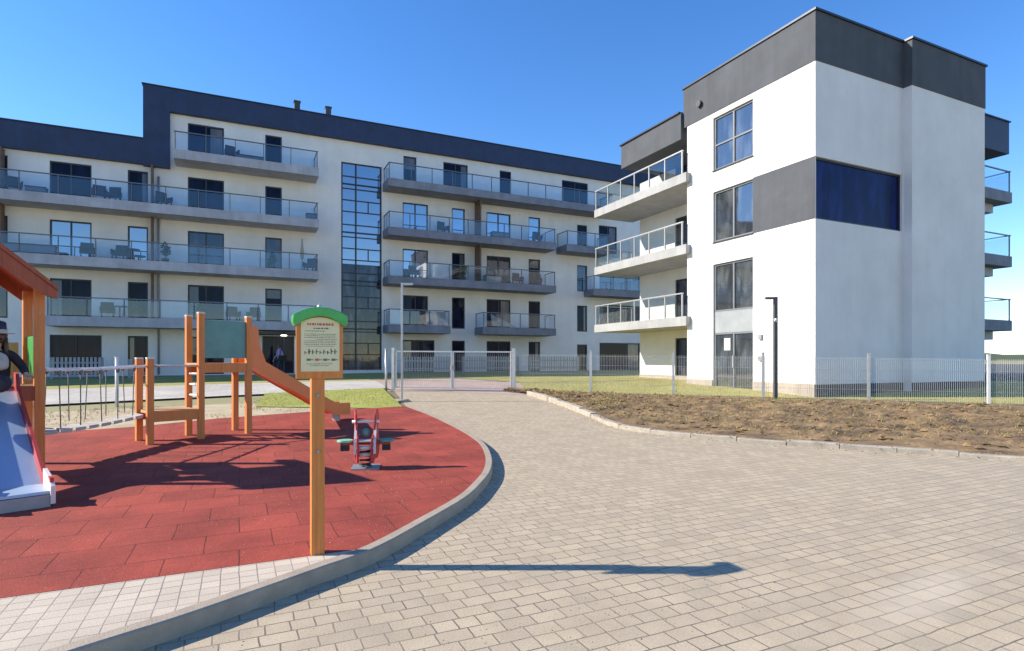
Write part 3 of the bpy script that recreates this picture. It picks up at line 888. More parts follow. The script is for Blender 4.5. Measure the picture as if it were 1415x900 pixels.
mb = MB(); mb.add([fx(RYf,0,6.07), fx(yw0,0,6.07), fx(yw0,0,8.06), fx(RYf,0,8.06)], [(0,1,2,3)]); mb.build('band_panel', 'graphite', rb)
wn_ = (RXf + .03, XE - .05, 6.07, 8.05)
mb = MB(); wall_mesh(mb, fy, RXf, XE, .1, ZB, [wn_])
mb.add([fy(XE,0,.1), fy(XE,.3,.1), fy(XE,.3,ZB), fy(XE,0,ZB)], [(0,1,2,3)])
mb.add([fy(XE,.3,.1), fy(XF,.3,.1), fy(XF,.3,ZB), fy(XE,.3,ZB)], [(0,1,2,3)])
mb.add([fy(XF,.3,.1), fy(XF,-6,.1), fy(XF,-6,ZB), fy(XF,.3,ZB)], [(0,1,2,3)])
mb.build('front_wall', 'render', rb)
mb = MB(); mb.add([fx(YE,0,.1), fx(YE,-2.1,.1), fx(YE,-2.1,ZB), fx(YE,0,ZB)], [(0,1,2,3)]); mb.build('return_wall', 'render', rb)
window(rb, fy, *wn_, pane='pane_navy', fw=.06, sill=False)
mb = MB()
prof = [(RXf-.02, RYf-.02), (XE-.02, RYf-.02), (XE-.02, RYf-.32), (XF+.02, RYf-.32), (XF+.02, 18.5), (RXf-.02, 18.5)]
mb.prism(prof, lambda x, y: Vector((x, y, ZB)), lambda x, y: Vector((x, y, ZT)))
mb.build('parapet', 'graphite', rb)
cp = [(RXf-.07, RYf-.07), (XE-.07, RYf-.07), (XE-.07, RYf-.37), (XF+.07, RYf-.37), (XF+.07, 18.55), (RXf-.07, 18.55)]
mb = MB(); mb.prism(cp, lambda x, y: Vector((x, y, ZT+.002)), lambda x, y: Vector((x, y, ZT+.07))); mb.build('coping', 'coping', rb)
window(rb, fx, *w1, pane='pane_grey', vm=(.5,), hm=(.48,), frame='frame_grey')
window(rb, fx, *w2, pane='pane_grey', vm=(.5,), frame='frame_grey')
# entrance glazing: upper window, spandrel, door
window(rb, fx, yw0, yw1, 3.42, 5.25, pane='pane_grey', vm=(.5,), frame='frame_grey', sill=False)
p = MB(); fbox(p, fx, yw0+.02, yw1-.02, -.14, -.07, 2.62, 3.42); p.build('spandrel_panel', 'spandrel', rb)
d_ = window(rb, fx, yw0, yw1, .45, 2.62, pane='pane_grey', vm=(.5,), frame='frame_grey', name='entrance_door', sill=False)
p = MB(); fbox(p, fx, yw0+.95, yw0+.99, -.07, -.03, 1.3, 1.75); p.build('handle', 'rail_pale', d_)
p = MB(); fbox(p, fx, yw1-.75, yw1-.45, -.112, -.108, 1.95, 2.4); p.build('notice', 'white_metal', d_)
for zz in (1.55, 2.3):
    p = MB(); fbox(p, fx, yw0-.42, yw0-.28, .002, .07, zz, zz+.17); p.build('wall_box', 'galv_dull', rb)
p = MB(); c = fx(YE-.75, .02, ZB+.62); p.cyl(c, c+Vector((-.12, 0, 0)), .13, n=14); p.build('wall_lamp', 'lamp_black', rb)
p = MB(); fbox(p, fx, RYf+.01, yw0-.01, .004, .04, .1, .82); p.build('plinth', 'plinth', rb)
p = MB(); fbox(p, fx, yw1+.01, YE-.01, .004, .04, .1, .82); p.build('plinth', 'plinth', rb)
p = MB(); fbox(p, fy, RXf-.03, XE-.04, .004, .035, .1, .8); p.build('plinth', 'graphite', rb)  # shade put into the plinth colour: graphite here, beige stone on the sunlit side
p = MB(); fbox(p, fy, XE-.03, XF+.02, .304, .335, .1, .8); p.build('plinth', 'graphite', rb)  # also darkened to graphite for the shaded face
# recessed balcony wing behind
WX, WE = 18.6, 24.1
def fw_(a, d, z): return Vector((WX - d, a, z))
dy0, dy1 = YatX(960, WX), YatX(932, WX)
hs = [(dy0, dy1, l+.03, l+2.1) for l in RL]
mb = MB(); wall_mesh(mb, fw_, YE-.05, WE, .1, 10.62, hs)
mb.add([fw_(WE,0,.1), fw_(WE,-8,.1), fw_(WE,-8,10.6), fw_(WE,0,10.6)], [(0,1,2,3)])
mb.build('wing_wall', 'render', rb)
for h in hs: window(rb, fw_, *h, pane='pane_mid', frame='frame', name='balcony_door', sill=False)
p = MB(); fbox(p, fw_, YE+.01, WE, .004, .04, .1, .85); p.build('plinth', 'plinth', rb)
for l in RL[1:]:
    balcony(rb, fw_, YE-.12 if False else YE+.005, 24.75, l, WX-16.25, False, True, slab='fascia_pale', rail='rail_pale', glass='glass_clear', hgt=1.02, up=.1, thick=.28, sp=1.05, post=.05)
    # the lip that runs past the wall edge
    p = MB(); p.box((16.25, YE-.2, l-.28), (16.495, YE+.004, l+.1)); p.build('balcony_lip', 'fascia_pale', rb)
mb = MB(); mb.box((16.35, 18.51, 10.62), (26.5, 22.6, 11.7)); mb.build('wing_roof', 'graphite', rb)
mb = MB(); mb.box((16.28, 18.56, 11.702), (26.6, 22.67, 11.76)); mb.build('coping', 'coping', rb)
# east wing and its balconies at the far right
mb = MB(); mb.box((XF+.003, 14.2, .1), (28.7, 24, 11)); mb.build('rear_wall', 'render', rb)
def fe(a, d, z): return Vector((a, 14.9 - d, z))
for l in RL[1:]:
    sl = balcony(rb, lambda a, d, z: Vector((28.7 + d, a, z)), 14.1, 16.9, l, 3.0, True, True, slab='fascia_dark', rail='rail', glass='glass_clear', hgt=1.05, sp=1.3)
    q = MB(); q.box((28.72, 14.6, l-.75), (31.2, 16.5, l-.362)); q.build('balcony_beam', 'fascia', rb)
mb = MB(); mb.box((XF+.004, 14.3, 11.01), (31.9, 20, 12.45)); mb.build('roof_box', 'navy', rb)
mb = MB(); mb.box((XF+.005, 14.24, 12.452), (31.96, 20.06, 12.5)); mb.build('coping', 'coping', rb)

# ------------------------------------------------------------------ balcony furniture
def chair(px, lev, yoff, label, rz=0, m='wicker', Y=None):
    Yp = BY0 + yoff; x = XatY(px, Yp); z = LV[lev]
    t = thing('balcony_chair', label, 'chair', (x, Yp, z), rz, 'chairs on the long balconies')
    for a, b_, n_ in (((-.28,-.27,.36),(.28,.27,.45),'seat'), ((-.28,.22,.451),(.28,.29,.92),'backrest')):
        q = MB(); q.box(a, b_); q.build(n_, m, t, bevel=.03, local=True)
    for s in (-1, 1):
        q = MB(); q.box((s*.28-.04*(s<0), -.27, .36), (s*.28+.04*(s>0), .24, .64)); q.build('armrest', m, t, local=True)
        for yy in (-.24, .22):
            q = MB(); q.box((s*.25-.025, yy-.025, 0), (s*.25+.025, yy+.025, .36)); q.build('leg', m, t, local=True)
def table(px, lev, yoff, label, r=.35):
    Yp = BY0 + yoff; x = XatY(px, Yp); z = LV[lev]
    t = thing('balcony_table', label, 'table', (x, Yp, z), 0, 'tables on the long balconies')
    q = MB(); q.cyl((0,0,.68),(0,0,.72), r, n=20); q.build('table_top', 'wicker', t, local=True)
    q = MB(); q.cyl((0,0,.03),(0,0,.68), .035, n=8); q.build('pedestal', 'wicker', t, local=True)
    q = MB(); q.cyl((0,0,0),(0,0,.03), .2, n=14); q.build('base', 'wicker', t, local=True)
def planter(px, lev, yoff, label, h=.9):
    Yp = BY0 + yoff; x = XatY(px, Yp); z = LV[lev]
    t = thing('potted_plant', label, 'plant', (x, Yp, z), 0, 'plants on the long balconies')
    q = MB(); q.cyl((0,0,0),(0,0,.36), .14, .19, n=14); q.build('pot', 'pot', t, local=True)
    q = MB()
    for k in range(140):
        d = Vector((random.gauss(0,1), random.gauss(0,1), random.gauss(0,1))).normalized()*random.uniform(.3,1)
        c = Vector((d.x*.26, d.y*.26, .36+h*.45+d.z*h*.42)); e = Vector((random.uniform(-1,1), random.uniform(-1,1), random.uniform(-.6,1))).normalized()*.1
        w = e.cross(Vector((random.random(), random.random(), random.random()))).normalized()*.04
        q.add([c-e, c+w, c+e, c-w], [(0,1,2,3)])
    q.build('foliage', 'leafy', t, local=True)
def parasol(px, lev, yoff, label):
    Yp = BY0 + yoff; x = XatY(px, Yp); z = LV[lev]
    t = thing('folded_parasol', label, 'parasol', (x, Yp, z))
    q = MB(); q.cyl((0,0,.06),(0,0,2.0), .022, n=8); q.build('pole', 'rail', t, local=True)
    q = MB(); q.cyl((0,0,0),(0,0,.06), .24, n=16); q.build('base', 'pot', t, local=True)
    q = MB(); q.cyl((0,0,.85),(0,0,1.2), .09, .11, n=10); q.cyl((0,0,1.2),(0,0,1.95), .11, .03, n=10); q.build('canopy', 'scarf', t, local=True)
def storage(px, lev, yoff, label, w=.9, h=.55, m='cushion'):
    Yp = BY0 + yoff; x = XatY(px, Yp); z = LV[lev]
    t = thing('storage_box', label, 'storage box', (x, Yp, z), 0, 'storage boxes on the long balconies')
    q = MB(); q.box((-w/2,-.22,0),(w/2,.22,h-.06)); q.build('body', m, t, bevel=.02, local=True)
    q = MB(); q.box((-w/2-.02,-.24,h-.06),(w/2+.02,.24,h)); q.build('lid', 'wicker', t, bevel=.015, local=True)
FN = {1: 'first floor', 2: 'second floor', 3: 'third floor', 4: 'top floor'}
chair(18, 3, .5, 'dark armchair at the left end of the third floor balcony under the low roof', .4)
storage(50, 3, .5, 'low dark box beside the armchair on the third floor balcony', .8, .45)
chair(137, 3, .45, 'dark chair right of the wide window on the third floor balcony', .2)
chair(155, 3, .5, 'dark chair nearer the narrow window on the third floor balcony', -.3)
chair(226, 3, .5, 'dark chair just right of the wooden screen on the third floor balcony', .6)
storage(430, 3, .5, 'small dark box at the right end of the third floor balcony', .6, .5)
storage(345, 4, .5, 'long low box between the windows on the top floor balcony', 1.4, .4)
chair(320, 4, .5, 'low dark chair right of the wide window on the top floor balcony', .3)
storage(38, 2, .55, 'long dark sofa box at the left of the second floor balcony', 2.2, .62)
chair(120, 2, .5, 'dark chair in front of the bright reflecting door on the second floor balcony', .2)
chair(165, 2, .5, 'dark chair left of the bright narrow window on the second floor balcony', -.2)
table(182, 2, .55, 'round dark table before the bright narrow window on the second floor balcony')
planter(228, 2, .6, 'bushy plant right of the wooden screen on the second floor balcony', 1.0)
planter(376, 2, .6, 'tall plant before the narrow door on the second floor balcony', .9)
parasol(417, 2, .6, 'folded beige parasol near the right end of the second floor balcony')
chair(428, 2, .45, 'dark chair at the right end of the second floor balcony', -.5)
chair(148, 1, .5, 'dark chair between the two windows on the first floor balcony above the bridge', .2)
table(165, 1, .55, 'round table next to the chair on the first floor balcony above the bridge')
planter(188, 1, .6, 'bushy plant before the narrow first floor window above the bridge', .8)
chair(322, 1, .5, 'rounded dark chair right above the teal board on the first floor balcony', .3)
chair(350, 1, .5, 'dark chair above the orange slide on the first floor balcony', -.3)
planter(276, 1, .6, 'bushy plant before the wide first floor door above the wooden tower', .8)
chair(612, 3, .5, 'dark chair left of the narrow window on the third floor balcony by the stair glazing', .3)
storage(690, 3, .5, 'low box before the bright wide window on the third floor balcony', 1.2, .55)
chair(742, 3, .5, 'dark chair near the right end of the third floor balcony', -.2)
chair(572, 2, .5, 'dark chair before the bright door on the second floor balcony by the stair glazing', .2)
planter(640, 2, .55, 'tall plant left of the brown screen on the second floor balcony', 1.1)
storage(680, 2, .55, 'pale box right of the brown screen on the second floor balcony', 1.1, .6, 'scarf')
chair(715, 2, .5, 'dark chair between two windows on the second floor balcony', .1)
chair(742, 2, .5, 'dark chair at the right end of the second floor balcony', -.4)
# draped cloth on first-floor balcony
p = MB(); xk = XatY(690, BY0+.05)
p.add([(xk-.6, BY0+.14, LV[1]+1.0), (xk-.5, BY0+.14, LV[1]+.2), (xk+1.3, BY0+.14, LV[1]+.16), (xk-.2, BY0+.14, LV[1]+.8),
       (xk-.6, BY0+.16, LV[1]+1.0), (xk-.5, BY0+.17, LV[1]+.2), (xk+1.3, BY0+.17, LV[1]+.16), (xk-.2, BY0+.16, LV[1]+.8)],
      [(0,1,2,3), (7,6,5,4), (0,4,5,1), (1,5,6,2), (2,6,7,3), (3,7,4,0)])
tag(p.build('hanging_cloth', 'scarf'), 'beige cloth hung inside the glass of a first floor balcony behind the gate', 'cloth')
p = MB(); xk = XatY(604, BY0+.1)
p.box((xk-.75, BY0+.13, LV[1]+.15), (xk+.55, BY0+.15, LV[1]+1.0))
tag(p.build('privacy_sheet', 'slat'), 'white privacy sheet tied inside the short first floor balcony by the stair glazing', 'sheet')

# ------------------------------------------------------------------ fence and gate
def mesh_panel(p, q, h, t, sp=.05, w=.0055, wires=(.05, .42, .8, 1.17), m='galv', name='mesh_panel', low=.06):
    mb = MB(); d = Vector((q.x-p.x, q.y-p.y, 0)); L = d.length; d.normalize()
    n = int(L/sp)
    def z(s): return p.z + (q.z-p.z)*s/L
    for k in range(1, n):
        s = L*k/n; c = Vector((p.x, p.y, 0)) + d*s
        mb.bar((c.x, c.y, z(s)+low), (c.x, c.y, z(s)+h), w)
    nrm = Vector((-d.y, d.x, 0))
    for hz in wires:
        for sd_ in (-1, 1):
            a = Vector((p.x, p.y, p.z+hz)) + nrm*.006*sd_; b = Vector((q.x, q.y, q.z+hz)) + nrm*.006*sd_
            mb.bar(a, b, w*1.2)
    return mb.build(name, m, t)
fence = thing('mesh_fence', 'pale wire mesh fence with steel posts in front of the corner building', 'fence', (FP0.x, FP0.y, gxy(FP0.x, FP0.y)))
ss = [-.235, 0, .2345, .4725, .731, 1.0, 1.26, 1.52, 1.78]
FPTS = []
for s in ss:
    p = fpt(s); p.z = gxy(p.x, p.y); FPTS.append(p)
for i, p in enumerate(FPTS[1:]):
    m_ = MB(); an = math.atan2(FD.y, FD.x)
    mm = MB(Matrix.Translation((p.x, p.y, p.z)) @ Matrix.Rotation(an, 4, 'Z'))
    mm.box((-.035, -.035, -.2), (.035, .035, 1.42)); mm.box((-.04, -.04, 1.42), (.04, .04, 1.445))
    mm.build('post', 'white_metal' if i in (4,) else 'galv', fence)
for a, b in zip(FPTS, FPTS[1:]):
    mesh_panel(a, b, 1.32, fence, wires=(.06, .36, .66, .96, 1.26))
# gate
gL, gR = gp(543, 539), FPTS[0].copy()
gd = (gR - gL); gd.z = 0; GL = gd.length; gd.normalize(); gang = math.atan2(gd.y, gd.x)
gate = thing('double_gate', 'grey steel two-leaf gate across the paved drive', 'gate', ((gL.x+gR.x)/2, (gL.y+gR.y)/2, (gL.z+gR.z)/2))
def gpos(s, z): 
    v = Vector((gL.x, gL.y, 0)) + gd*s
    return Vector((v.x, v.y, gL.z + (gR.z-gL.z)*s/GL + z))
for s, w in ((0, .1), (GL, .12)):
    m_ = MB(); m_.bar(gpos(s, -.2), gpos(s, 1.5), w, w, up=(gd.x, gd.y, 0)); m_.build('gate_post', 'galv', gate)
for s0, s1 in ((.1, GL/2-.03), (GL/2+.03, GL-.1)):
    m_ = MB()
    for z in (.1, 1.38): m_.bar(gpos(s0, z), gpos(s1, z), .045)
    for s in (s0, s1): m_.bar(gpos(s, .078), gpos(s, 1.402), .05)
    lf = m_.build('gate_leaf', 'galv', gate)
    mesh_panel(gpos(s0, 0), gpos(s1, 0), 1.36, lf, sp=.07, w=.007, wires=(.35, .7, 1.05), m='galv_dull', name='infill', low=.12)
m_ = MB(); m_.box(tuple(gpos(GL/2, .75)+Vector((-.06,-.06,0))), tuple(gpos(GL/2, .9)+Vector((.06,.06,0)))); m_.build('lock', 'galv_dull', gate)
# lone posts
def lone_post(px, py, h, r, label, m='galv'):
    p = gp(px, py)
    t = thing('steel_post', label, 'post', tuple(p))
    q = MB(); q.cyl((0,0,-.2), (0,0,h), r, n=10); q.build('shaft', m, t, local=True)
    q = MB(); q.cyl((0,0,h), (0,0,h+.03), r*1.25, n=10); q.build('cap', m, t, local=True)
lone_post(533, 541, 1.45, .04, 'slim steel post standing just left of the gate on the grass')
lone_post(161, 561, 1.35, .045, 'tall white post beyond the rope bridge beside the footpath', 'white_metal')

# ------------------------------------------------------------------ lamps
def lamp_post(px, py, h, arm, m, label, w=.1):
    p = gp(px, py)
    t = thing('lamp_post', label, 'lamp post', tuple(p), -YAW)
    q = MB(); q.box((-w/2, -w/2, -.2), (w/2, w/2, h)); q.build('pole', m, t, bevel=.006, local=True)
    q = MB(); s = 1 if arm > 0 else -1
    q.box((s*w/2, -w*.55, h-.07), (s*w/2+arm, w*.55, h-.005)); hd = q.build('lamp_head', m, t, bevel=.006, local=True)
    q = MB(); q.box((s*w/2+arm*.25, -w*.35, h-.076), (s*w/2+arm*.92, w*.35, h-.0705)); q.build('lens', 'cushion', hd, local=True)
    q = MB(); q.box((-w*.9, -w*.9, -.05), (w*.9, w*.9, .03)); q.build('foot', m, t, local=True)
    return t
t = lamp_post(1071, 553, 3.15, -.26, 'lamp_grey', 'dark square lamp post with short arm beside the white sunlit wall', .105)
q = MB(); q.cyl((-.03,-.07,2.45), (-.03,-.14,2.42), .05, n=12); q.build('camera_dome', 'white_metal', t, local=True)
t = lamp_post(555, 555, 3.55, .3, 'galv', 'tall slim pale pole with short arm at the tip of the red playground', .055)
q = MB(); q.cyl((0,0,0), (0,0,.07), .26, .2, n=16); q.build('concrete_foot', 'kerb', t, local=True)

# ------------------------------------------------------------------ playground: frame of reference
PA = math.atan2(.38, .925)
PX_ = Vector((math.cos(PA), math.sin(PA), 0)); QX = Vector((math.sin(PA), -math.cos(PA), 0))
def post(mb_parent, x, y, z1, w=.1, m='wood', cap=True, z0=-.1, name='post'):
    q = MB(); q.box((x-w/2, y-w/2, z0), (x+w/2, y+w/2, z1)); o = q.build(name, m, mb_parent, bevel=.008, local=True)
    if cap:
        q = MB(); q.box((x-w/2-.004, y-w/2-.004, z1), (x+w/2+.004, y+w/2+.004, z1+.03)); q.build('cap', 'cap', o, bevel=.006, local=True)
    for k in range(2):
        q = MB(); zz = z1*(.55+.3*k); q.cyl((x, y-w/2-.001, zz), (x, y-w/2-.010, zz), .013, n=8); q.build('bolt', 'galv_dull', o, local=True)
    return o
# central wooden climbing tower with the orange slide
D = gp(277, 606, KH)
ct = thing('climbing_tower', 'wooden climbing tower with teal board and orange slide on red rubber', 'play tower', tuple(D), PA)
W_ = .62; LP = .86; SB = -.82
for x, y, h in ((0,0,2.28),(0,W_,2.26),(LP,0,2.25),(LP,W_,1.5),(SB,0,1.45),(SB,W_,1.45)):
    post(ct, x, y, h, .105)
q = MB(); q.box((-.05, .05, 1.33), (LP+.05, W_-.05, 1.38)); q.build('platform', 'wood_pale', ct, local=True)
for y in (-.02, W_+.02):
    q = MB(); q.box((.054, y-.025, 1.2), (LP-.054, y+.025, 1.375)); q.build('beam', 'wood', ct, local=True)
q = MB(); q.box((.053, -.012, 1.47), (LP-.053, .012, 2.17)); q.build('teal_board', 'teal', ct, bevel=.005, local=True)
q = MB(); q.box((SB+.0, .02, .5), (-.06, W_-.02, .55)); q.build('low_platform', 'wood_pale', ct, local=True)
for y in (-.02, W_+.02):
    q = MB(); q.box((SB+.054, y-.025, .36), (-.054, y+.025, .545)); q.build('beam', 'wood', ct, local=True)
for z in (.78, .98, 1.18):
    q = MB(); q.cyl((0, .05, z), (0, W_-.05, z), .02, n=8); q.build('rung', 'white_metal', ct, local=True)
q = MB(); q.cyl((SB+.05, 0, 1.33), (-.05, 0, 1.33), .018, n=8); q.build('handrail', 'galv', ct, local=True)
q = MB(); q.cyl((SB+.05, W_, 1.33), (-.05, W_, 1.33), .018, n=8); q.build('handrail', 'galv', ct, local=True)
# orange slide
X0, XFt = LP+.06, 3.15
rise = gxy(*(D + PX_*XFt).to_2d()) + KH - D.z
def slz(x):
    k = (x - X0)/(XFt - X0)
    return 1.38 - (1.38 - .2 - rise)*min(1, k*1.18)
xs = [X0 + (XFt-X0)*k/14 for k in range(15)]
q = MB()
for a, b in zip(xs, xs[1:]):
    q.add([(a,.1,slz(a)),(b,.1,slz(b)),(b,W_-.1,slz(b)),(a,W_-.1,slz(a)),(a,.1,slz(a)-.04),(b,.1,slz(b)-.04),(b,W_-.1,slz(b)-.04),(a,W_-.1,slz(a)-.04)],
          [(0,1,2,3),(7,6,5,4),(0,4,5,1),(2,6,7,3)])
sld = q.build('slide', 'orange', ct, local=True)
for y in (.07, W_-.1):
    q = MB(); poly = [(X0-.03, 2.12), (X0+.16, 2.08), (X0+.2, 1.72)] + [(x, slz(x)+.2) for x in xs[2:]] + [(x, slz(x)-.06) for x in reversed(xs)] + [(X0-.03, 1.32)]
    q.prism(poly, lambda x, z, y=y: (x, y, z), lambda x, z, y=y: (x, y+.03, z)); q.build('slide_side', 'orange', sld, local=True)
q = MB(); q.box((XFt-.25, .2, rise-.1), (XFt-.18, W_-.2, slz(XFt)-.03)); q.build('slide_foot', 'galv_dull', sld, local=True)

# slide tower at the left edge
R1 = Vector((-2.4, 9.6, 0)); R1.z = gxy(R1.x, R1.y) + KH
tt = thing('slide_tower', 'gable-roofed wooden slide tower with steel slide and green panel at the left edge', 'play tower', tuple(R1), PA)
TW, TD = 1.0, .9
for x, y in ((0,0),(0,TD),(-TW,0),(-TW,TD)): post(tt, x, y, 2.46, .11, cap=False)
q = MB(); q.box((-TW-.04, .06, 1.08), (.04, TD-.06, 1.14)); q.build('platform', 'wood_pale', tt, local=True)
for y in (-.02, TD+.02):
    q = MB(); q.box((-TW+.057, y-.025, .94), (-.057, y+.025, 1.13)); q.build('beam', 'wood_red', tt, local=True)
q = MB(); q.box((-.012, .06, 1.24), (.012, TD-.06, 1.8)); q.build('green_panel', 'green', tt, bevel=.004, local=True)
q = MB()
for k in range(5):
    x = -TW+.16+.17*k; q.box((x-.06, TD-.012, 1.22), (x+.06, TD+.012, 1.72))
q.box((-TW+.06, TD+.0125, 1.3), (-.06, TD+.035, 1.36)); q.build('back_panel', 'wood_pale', tt, local=True)
# roof
cx = -TW/2; hw = TW/2+.15; sl_ = math.tan(R(40)); ez = 2.38; rz_ = ez + hw*sl_
for s in (-1, 1):
    q = MB(); th = .055
    poly = [(cx, rz_), (cx+s*hw, ez), (cx+s*hw, ez+th), (cx, rz_+th*1.2)]
    q.prism(poly, lambda x, z: (x, -.32, z), lambda x, z: (x, TD+.32, z)); q.build('roof_slope', 'wood_red', tt, local=True)
    for y in (-.30, TD+.26):
        q = MB(); poly = [(cx+s*.002, rz_-.005), (cx+s*hw*.99, ez-.005), (cx+s*hw*.99, ez-.11), (cx+s*(TW/2-.02), ez-.05), (cx+s*.002, rz_-.20)]
        q.prism(poly, lambda x, z, y=y: (x, y, z), lambda x, z, y=y: (x, y+.04, z)); q.build('barge_board', 'wood_red', tt, local=True)
# steel slide (runs towards the viewer)
sy = [-.02 - 2.35*k/16 for k in range(17)]
def s2(y):
    k = -y/2.37
    if k < .82: return 1.13 - .98*k/.82*1.0
    return .15
sx0, sx1 = -TW/2-.24, -TW/2+.24
q = MB()
for a, b in zip(sy, sy[1:]):
    q.add([(sx0,a,s2(a)),(sx1,a,s2(a)),(sx1,b,s2(b)),(sx0,b,s2(b)),(sx0,a,s2(a)-.03),(sx1,a,s2(a)-.03),(sx1,b,s2(b)-.03),(sx0,b,s2(b)-.03)],
          [(0,1,2,3),(7,6,5,4),(0,4,5,1),(2,6,7,3),(1,5,6,2),(3,7,4,0)])
s_o = q.build('slide', 'steel_bed', tt, local=True)
for x in (sx0-.03, sx1):
    q = MB(); poly = [(0.0, 1.32), (-.18, 1.3)] + [(y, s2(y)+.13) for y in sy[2:]] + [(y, s2(y)-.06) for y in reversed(sy)]
    q.prism(poly, lambda y, z, x=x: (x, y, z), lambda y, z, x=x: (x+.032, y, z)); q.build('slide_side', 'red', s_o, local=True)
for x in (sx0-.035, sx1-.003):
    q = MB(); q.prism([(-2.05, .02), (-2.42, .02), (-2.43, .2), (-2.3, .27), (-2.0, .33)], lambda y, z, x=x: (x, y, z), lambda y, z, x=x: (x+.042, y, z)); q.build('foot_cheek', 'pinkwhite', s_o, bevel=.006, local=True)
q = MB(); q.box((sx0, -2.4, -.05), (sx1, -2.33, .115)); q.build('slide_foot', 'galv_dull', s_o, local=True)

# rope bridge between the two towers
br = thing('rope_bridge', 'rope bridge with pale planks between the two wooden towers', 'rope bridge', tuple(R1), PA)
def tw(o, x, y, z): return wmat(o) @ Vector((x, y, z))
for (pa, pb) in ((tw(tt, .06, 0, 1.34), tw(ct, SB-.06, 0, 1.33)), (tw(tt, .06, TD, 1.34), tw(ct, SB-.06, W_, 1.33))):
    q = MB(); n = 10; pts = []
    for k in range(n+1):
        s = k/n; p = pa.lerp(pb, s); p.z -= .02*4*s*(1-s); pts.append(p)
    q.tube(pts, .02); q.build('hand_rope', 'white_metal', br)
    for k in range(5):
        s = (k+.6)/5.4; p = pa.lerp(pb, s); p.z -= .02*4*s*(1-s)
        b = p.copy(); b.z -= .80; b += (pb-pa).normalized()*random.uniform(-.06, .06)
        q = MB(); q.cyl(p, b, .0075, n=6); q.ball(p + Vector((0,0,-.03)), .03, sz=1.4, n=8, m=6); q.build('hanger', 'rope', br)
A0, A1 = tw(tt, .08, .16, .5), tw(tt, .08, TD-.16, .5); B0, B1 = tw(ct, SB-.06, .06, .5), tw(ct, SB-.06, W_-.06, .5)
for k in range(8):
    s0, s1 = (k+.08)/8, (k+.86)/8
    def P(s, e): 
        v = A0.lerp(B0, s) if e == 0 else A1.lerp(B1, s)
        v = v.copy(); v.z -= .025*4*s*(1-s); return v
    c = [P(s0,0), P(s1,0), P(s1,1), P(s0,1)]
    q = MB(); q.add(c + [p - Vector((0,0,.05)) for p in c], [(0,1,2,3),(7,6,5,4),(0,4,5,1),(1,5,6,2),(2,6,7,3),(3,7,4,0)]); q.build('plank', 'plank', br)

# ------------------------------------------------------------------ notice board
sb_ = gp(438, 763, KH)
sg = thing('notice_board', 'cream playground notice board on an orange wooden post under a green cap', 'sign', tuple(sb_), 0)
ps = post(sg, 0, .0, 1.42, .098, cap=False)
SH = -.085
def arch(w, z0, z1, rise_, n=12, x0=0):
    pts = [(x0-w/2, z0), (x0+w/2, z0)]
    for k in range(n+1):
        s = 1-2*k/n
        pts.append((x0+s*w/2, z1 + rise_*(1-s*s)))
    return pts
q = MB(); q.prism(arch(.34, 1.42, 1.86, .035), lambda x, z: (x+.01, -.075, z+SH), lambda x, z: (x+.01, -.05, z+SH)); bd = q.build('backboard', 'wood', sg, bevel=.004, local=True)
q = MB(); q.prism(arch(.28, 1.475, 1.845, .04), lambda x, z: (x+.013, -.083, z+SH), lambda x, z: (x+.013, -.0755, z+SH)); pn = q.build('panel', 'cream', sg, bevel=.002, local=True)
q = MB()
lo = [(-.198, 1.842), (-.18, 1.815), (-.15, 1.835)] + [(-.15+.30*k/10, 1.835+.058*(1-(k/5-1)**2)) for k in range(1, 10)] + [(.15, 1.835), (.18, 1.815), (.198, 1.842)]
hi = [(.195, 1.90)] + [(.195-.39*k/12, 1.90+.06*(1-(k/6-1)**2)) for k in range(1, 12)] + [(-.195, 1.90)]
q.prism(lo + hi, lambda x, z: (x+.012, -.12, z+SH), lambda x, z: (x+.012, .04, z+SH)); q.build('cap_roof', 'green', sg, bevel=.006, local=True)
q = MB(); q.ball((.012, -.04, 1.965+SH), .022, n=10, m=6); q.build('bolt', 'galv', sg, local=True)
# print: title, lines of text, pictograms
q = MB(); q2 = MB(); yy = -.0836
def mark(mb_, x0_, x1_, z0_, z1_): mb_.box((x0_+.013, yy, z0_+SH), (x1_+.013, yy+.001, z1_+SH))
rr = random.Random(3)
x = -.095
while x < .1:
    w = rr.uniform(.008, .02); mark(q2, x, x+w, 1.822, 1.840); x += w + rr.uniform(.003, .008)
def textline(z, h, x0_, x1_):
    x = x0_
    while x < x1_:
        w = rr.uniform(.004, .018); mark(q, x, min(x1_, x+w), z, z+h*rr.uniform(.7, 1)); x += w + rr.uniform(.002, .006)
textline(1.795, .012, -.05, .06); textline(1.777, .006, -.11, .04)
for z in (1.755, 1.742, 1.729, 1.703, 1.690, 1.677): textline(z, .005, -.115, .115)
mark(q, -.03, .12, 1.716, 1.719); mark(q, -.1, .10, 1.664, 1.667)
for k in range(9):
    x = -.115+.027*k; h = rr.uniform(.02, .045)
    mark(q, x, x+rr.uniform(.006, .012), 1.605, 1.605+h); mark(q, x+.004, x+.02, 1.605+h*.4, 1.605+h*.6)
for k in range(4): 
    x = -.1+.06*k; mark(q2 if k == 1 else q, x, x+.03, 1.555, 1.572); textline(1.56, .008, x+.032, x+.052)
textline(1.53, .005, -.1, .09); textline(1.517, .005, -.08, .06)
q.build('print', 'ink', pn, local=True); q2.build('print_red', 'ink_red', pn, local=True)

